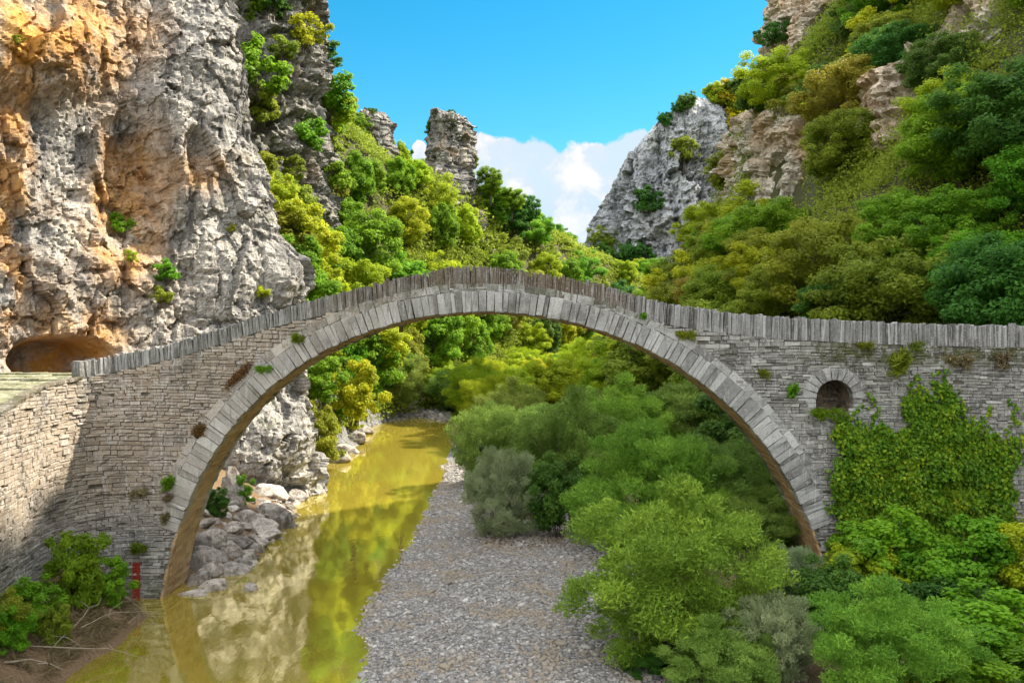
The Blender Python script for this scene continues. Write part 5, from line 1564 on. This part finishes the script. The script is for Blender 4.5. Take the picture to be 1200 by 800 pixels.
# --- drift branches at the lower left bank
for i, (a, b, D1, D2, r, lb) in enumerate((((30, 775), (170, 772), 24.2, 25.4, .035, 'long pale driftwood stick lying along the bottom left waterline'), ((60, 760), (118, 700), 24.4, 26.2, .022, 'thin dead branch leaning up the left earth bank'),
                                           ((95, 735), (185, 720), 25.4, 28.6, .025, 'grey dead branch below the bright shrub'), ((128, 722), (160, 700), 27, 29, .018, 'short dead twig beside the red gauge foot'),
                                           ((150, 730), (190, 716), 27.6, 29.5, .02, 'bleached twig at the pier foot'), ((40, 740), (100, 762), 25, 24.6, .024, 'dead branch sloping down to the water at bottom left'),
                                           ((5, 800), (75, 785), 23, 23.6, .05, 'thick pale driftwood log in the bottom left corner'), ((135, 690), (172, 725), 28.6, 28.8, .016, 'thin dead twig hanging off the bank near the gauge'))):
    p, q_ = px2w(*a, D1), px2w(*b, D2)
    for v_ in (p, q_): v_[2] = max(v_[2], gz(v_[0], v_[1]) + .03)
    rr_i = np.random.default_rng(i + 5); fs = np.linspace(0, 1, 8); e = empty('driftwood_branch', tuple(p)); mb = MB(); L_ = np.linalg.norm(q_ - p)
    wig = np.cumsum(rr_i.normal(0, .035 * L_, (8, 3)), 0) * np.sin(fs * math.pi)[:, None]; wig[:, 2] = np.abs(wig[:, 2]) + .06 * np.sin(fs * math.pi)
    mb.tube([(q_ - p) * f_ + w_ for f_, w_ in zip(fs, wig)], [r * .7 * (1 - .7 * f_) for f_ in fs], 6)
    for k in range(3):
        f = .35 + .2 * k; s_ = (q_ - p) * f + np.array((0, 0, .08)); mb.tube([s_, s_ + np.random.default_rng(i * 9 + k).uniform(-.35, .35, 3) + np.array((0, 0, .12))], [r * .5, r * .15], 4)
    o = link('branch', mb.mesh('branch', [M['deadwood']], True), e); tag(e, lb, 'branch', 'dead branches on the left bank')

rg = np.random.default_rng(91); n = 26000
bxx = rg.uniform(-16.5, -11.5, n); byy = rg.uniform(20, 31, n); bzz = gzv(bxx, byy); k = (bzz > .15) & (fbm(np.c_[bxx, byy, bzz] * .7, 3, 92) > -.12)
bxx, byy, bzz = bxx[k], byy[k], bzz[k]; n = len(bxx)
P = np.stack([bxx, byy, bzz + .28 * rg.random(n) ** 1.6], 1); D_ = rg.normal(size=(n, 3)) * np.array((1, 1, .45)); 
me = leaf_mesh('dead_brush', P, D_, rg.normal(size=(n, 3)), rg.uniform(.15, .8, n), .035, rg.random(n), [LEAF['dry']], rg)
tag(link('dead_brush', me), 'tangle of dry twigs and grass on the earth bank at bottom left', 'brush', kind='stuff')

# --- undergrowth carpeting the slopes: low scrub in clumps
rg = np.random.default_rng(31)
N0 = 60000
ux = np.concatenate([rg.uniform(-60, 62, N0), rg.uniform(-16, 70, N0)]); uy = np.concatenate([rg.uniform(55, 300, N0), rg.uniform(36, 150, N0)])
onl = (ux < xF(uy) - .2); onr = (ux > x0(uy) - 3.0) & (uy > 36); flo = (uy > 110) & ~onl
uz = ground_z(ux, uy)
pxx, pyy = w2px(np.stack([ux, uy, uz], 1))
k = (onl | onr | flo) & (pxx > -40) & (pxx < 1240) & (pyy > -60) & (uz > .6)
k &= ~((pxx > 858) & (pxx < 965) & (pyy > 120) & (pyy < 262) & (uy < 104))
for f_ in TT: k &= gzv(ux * f_, uy * f_) < CAM_Z + (uz + 1.6 - CAM_Z) * f_
ux, uy, uz = ux[k], uy[k], uz[k]; pm2 = rg.permutation(len(ux))[:17000]; ux, uy, uz = ux[pm2], uy[pm2], uz[pm2]; nc = len(ux); ux, uy, uz = ux[:nc], uy[:nc], uz[:nc]
cr = .6 + 1.9 * rg.random(nc) ** 1.7; per = 60
ci = np.repeat(np.arange(nc), per); q = unit(rg, nc * per); q[:, 2] = np.abs(q[:, 2])
rr = rg.random(nc * per) ** .4
P = np.stack([ux[ci], uy[ci], uz[ci] - .2], 1) + q * (rr * cr[ci])[:, None] * np.array((1.25, 1.25, 1.0))
N = q + np.array((0, 0, .5)) + .7 * rg.normal(size=q.shape); D_ = rg.normal(size=q.shape)
cl = np.clip(rg.random(nc)[ci] * .6 + .25 + fbm(P * .08, 2, 34) * .8, 0, 1)
me = leaf_mesh('undergrowth', P, D_, N, rg.uniform(.65, 1.35, nc * per) * np.clip(.0036 * uy[ci], .17, .6), .6, cl, [LEAF['olive']], rg)
tag(link('undergrowth', me), 'low green scrub covering the gorge slopes between the trees', 'undergrowth', kind='stuff')

# distant woods on the far hill
rg = np.random.default_rng(35); n = 160000
ux = rg.uniform(-60, 220, n); uy = rg.uniform(240, 440, n); uz = ground_z(ux, uy, False)
pxx, pyy = w2px(np.stack([ux, uy, uz], 1)); k = (pxx > 580) & (pxx < 780); ux, uy, uz = ux[k], uy[k], uz[k]; n = len(ux)
P = np.stack([ux, uy, uz + rg.random(n) * 3.5], 1)
me = leaf_mesh('distant_woods', P, rg.normal(size=(n, 3)), np.array((0, 0, 1.)) + .8 * rg.normal(size=(n, 3)), rg.uniform(.8, 1.6, n), .7, np.clip(.5 + fbm(P * .15, 3, 36), 0, 1), [LEAF['deep']], rg)
tag(link('distant_woods', me), 'distant dark wooded hill glimpsed at the end of the gorge', 'woods', kind='stuff')
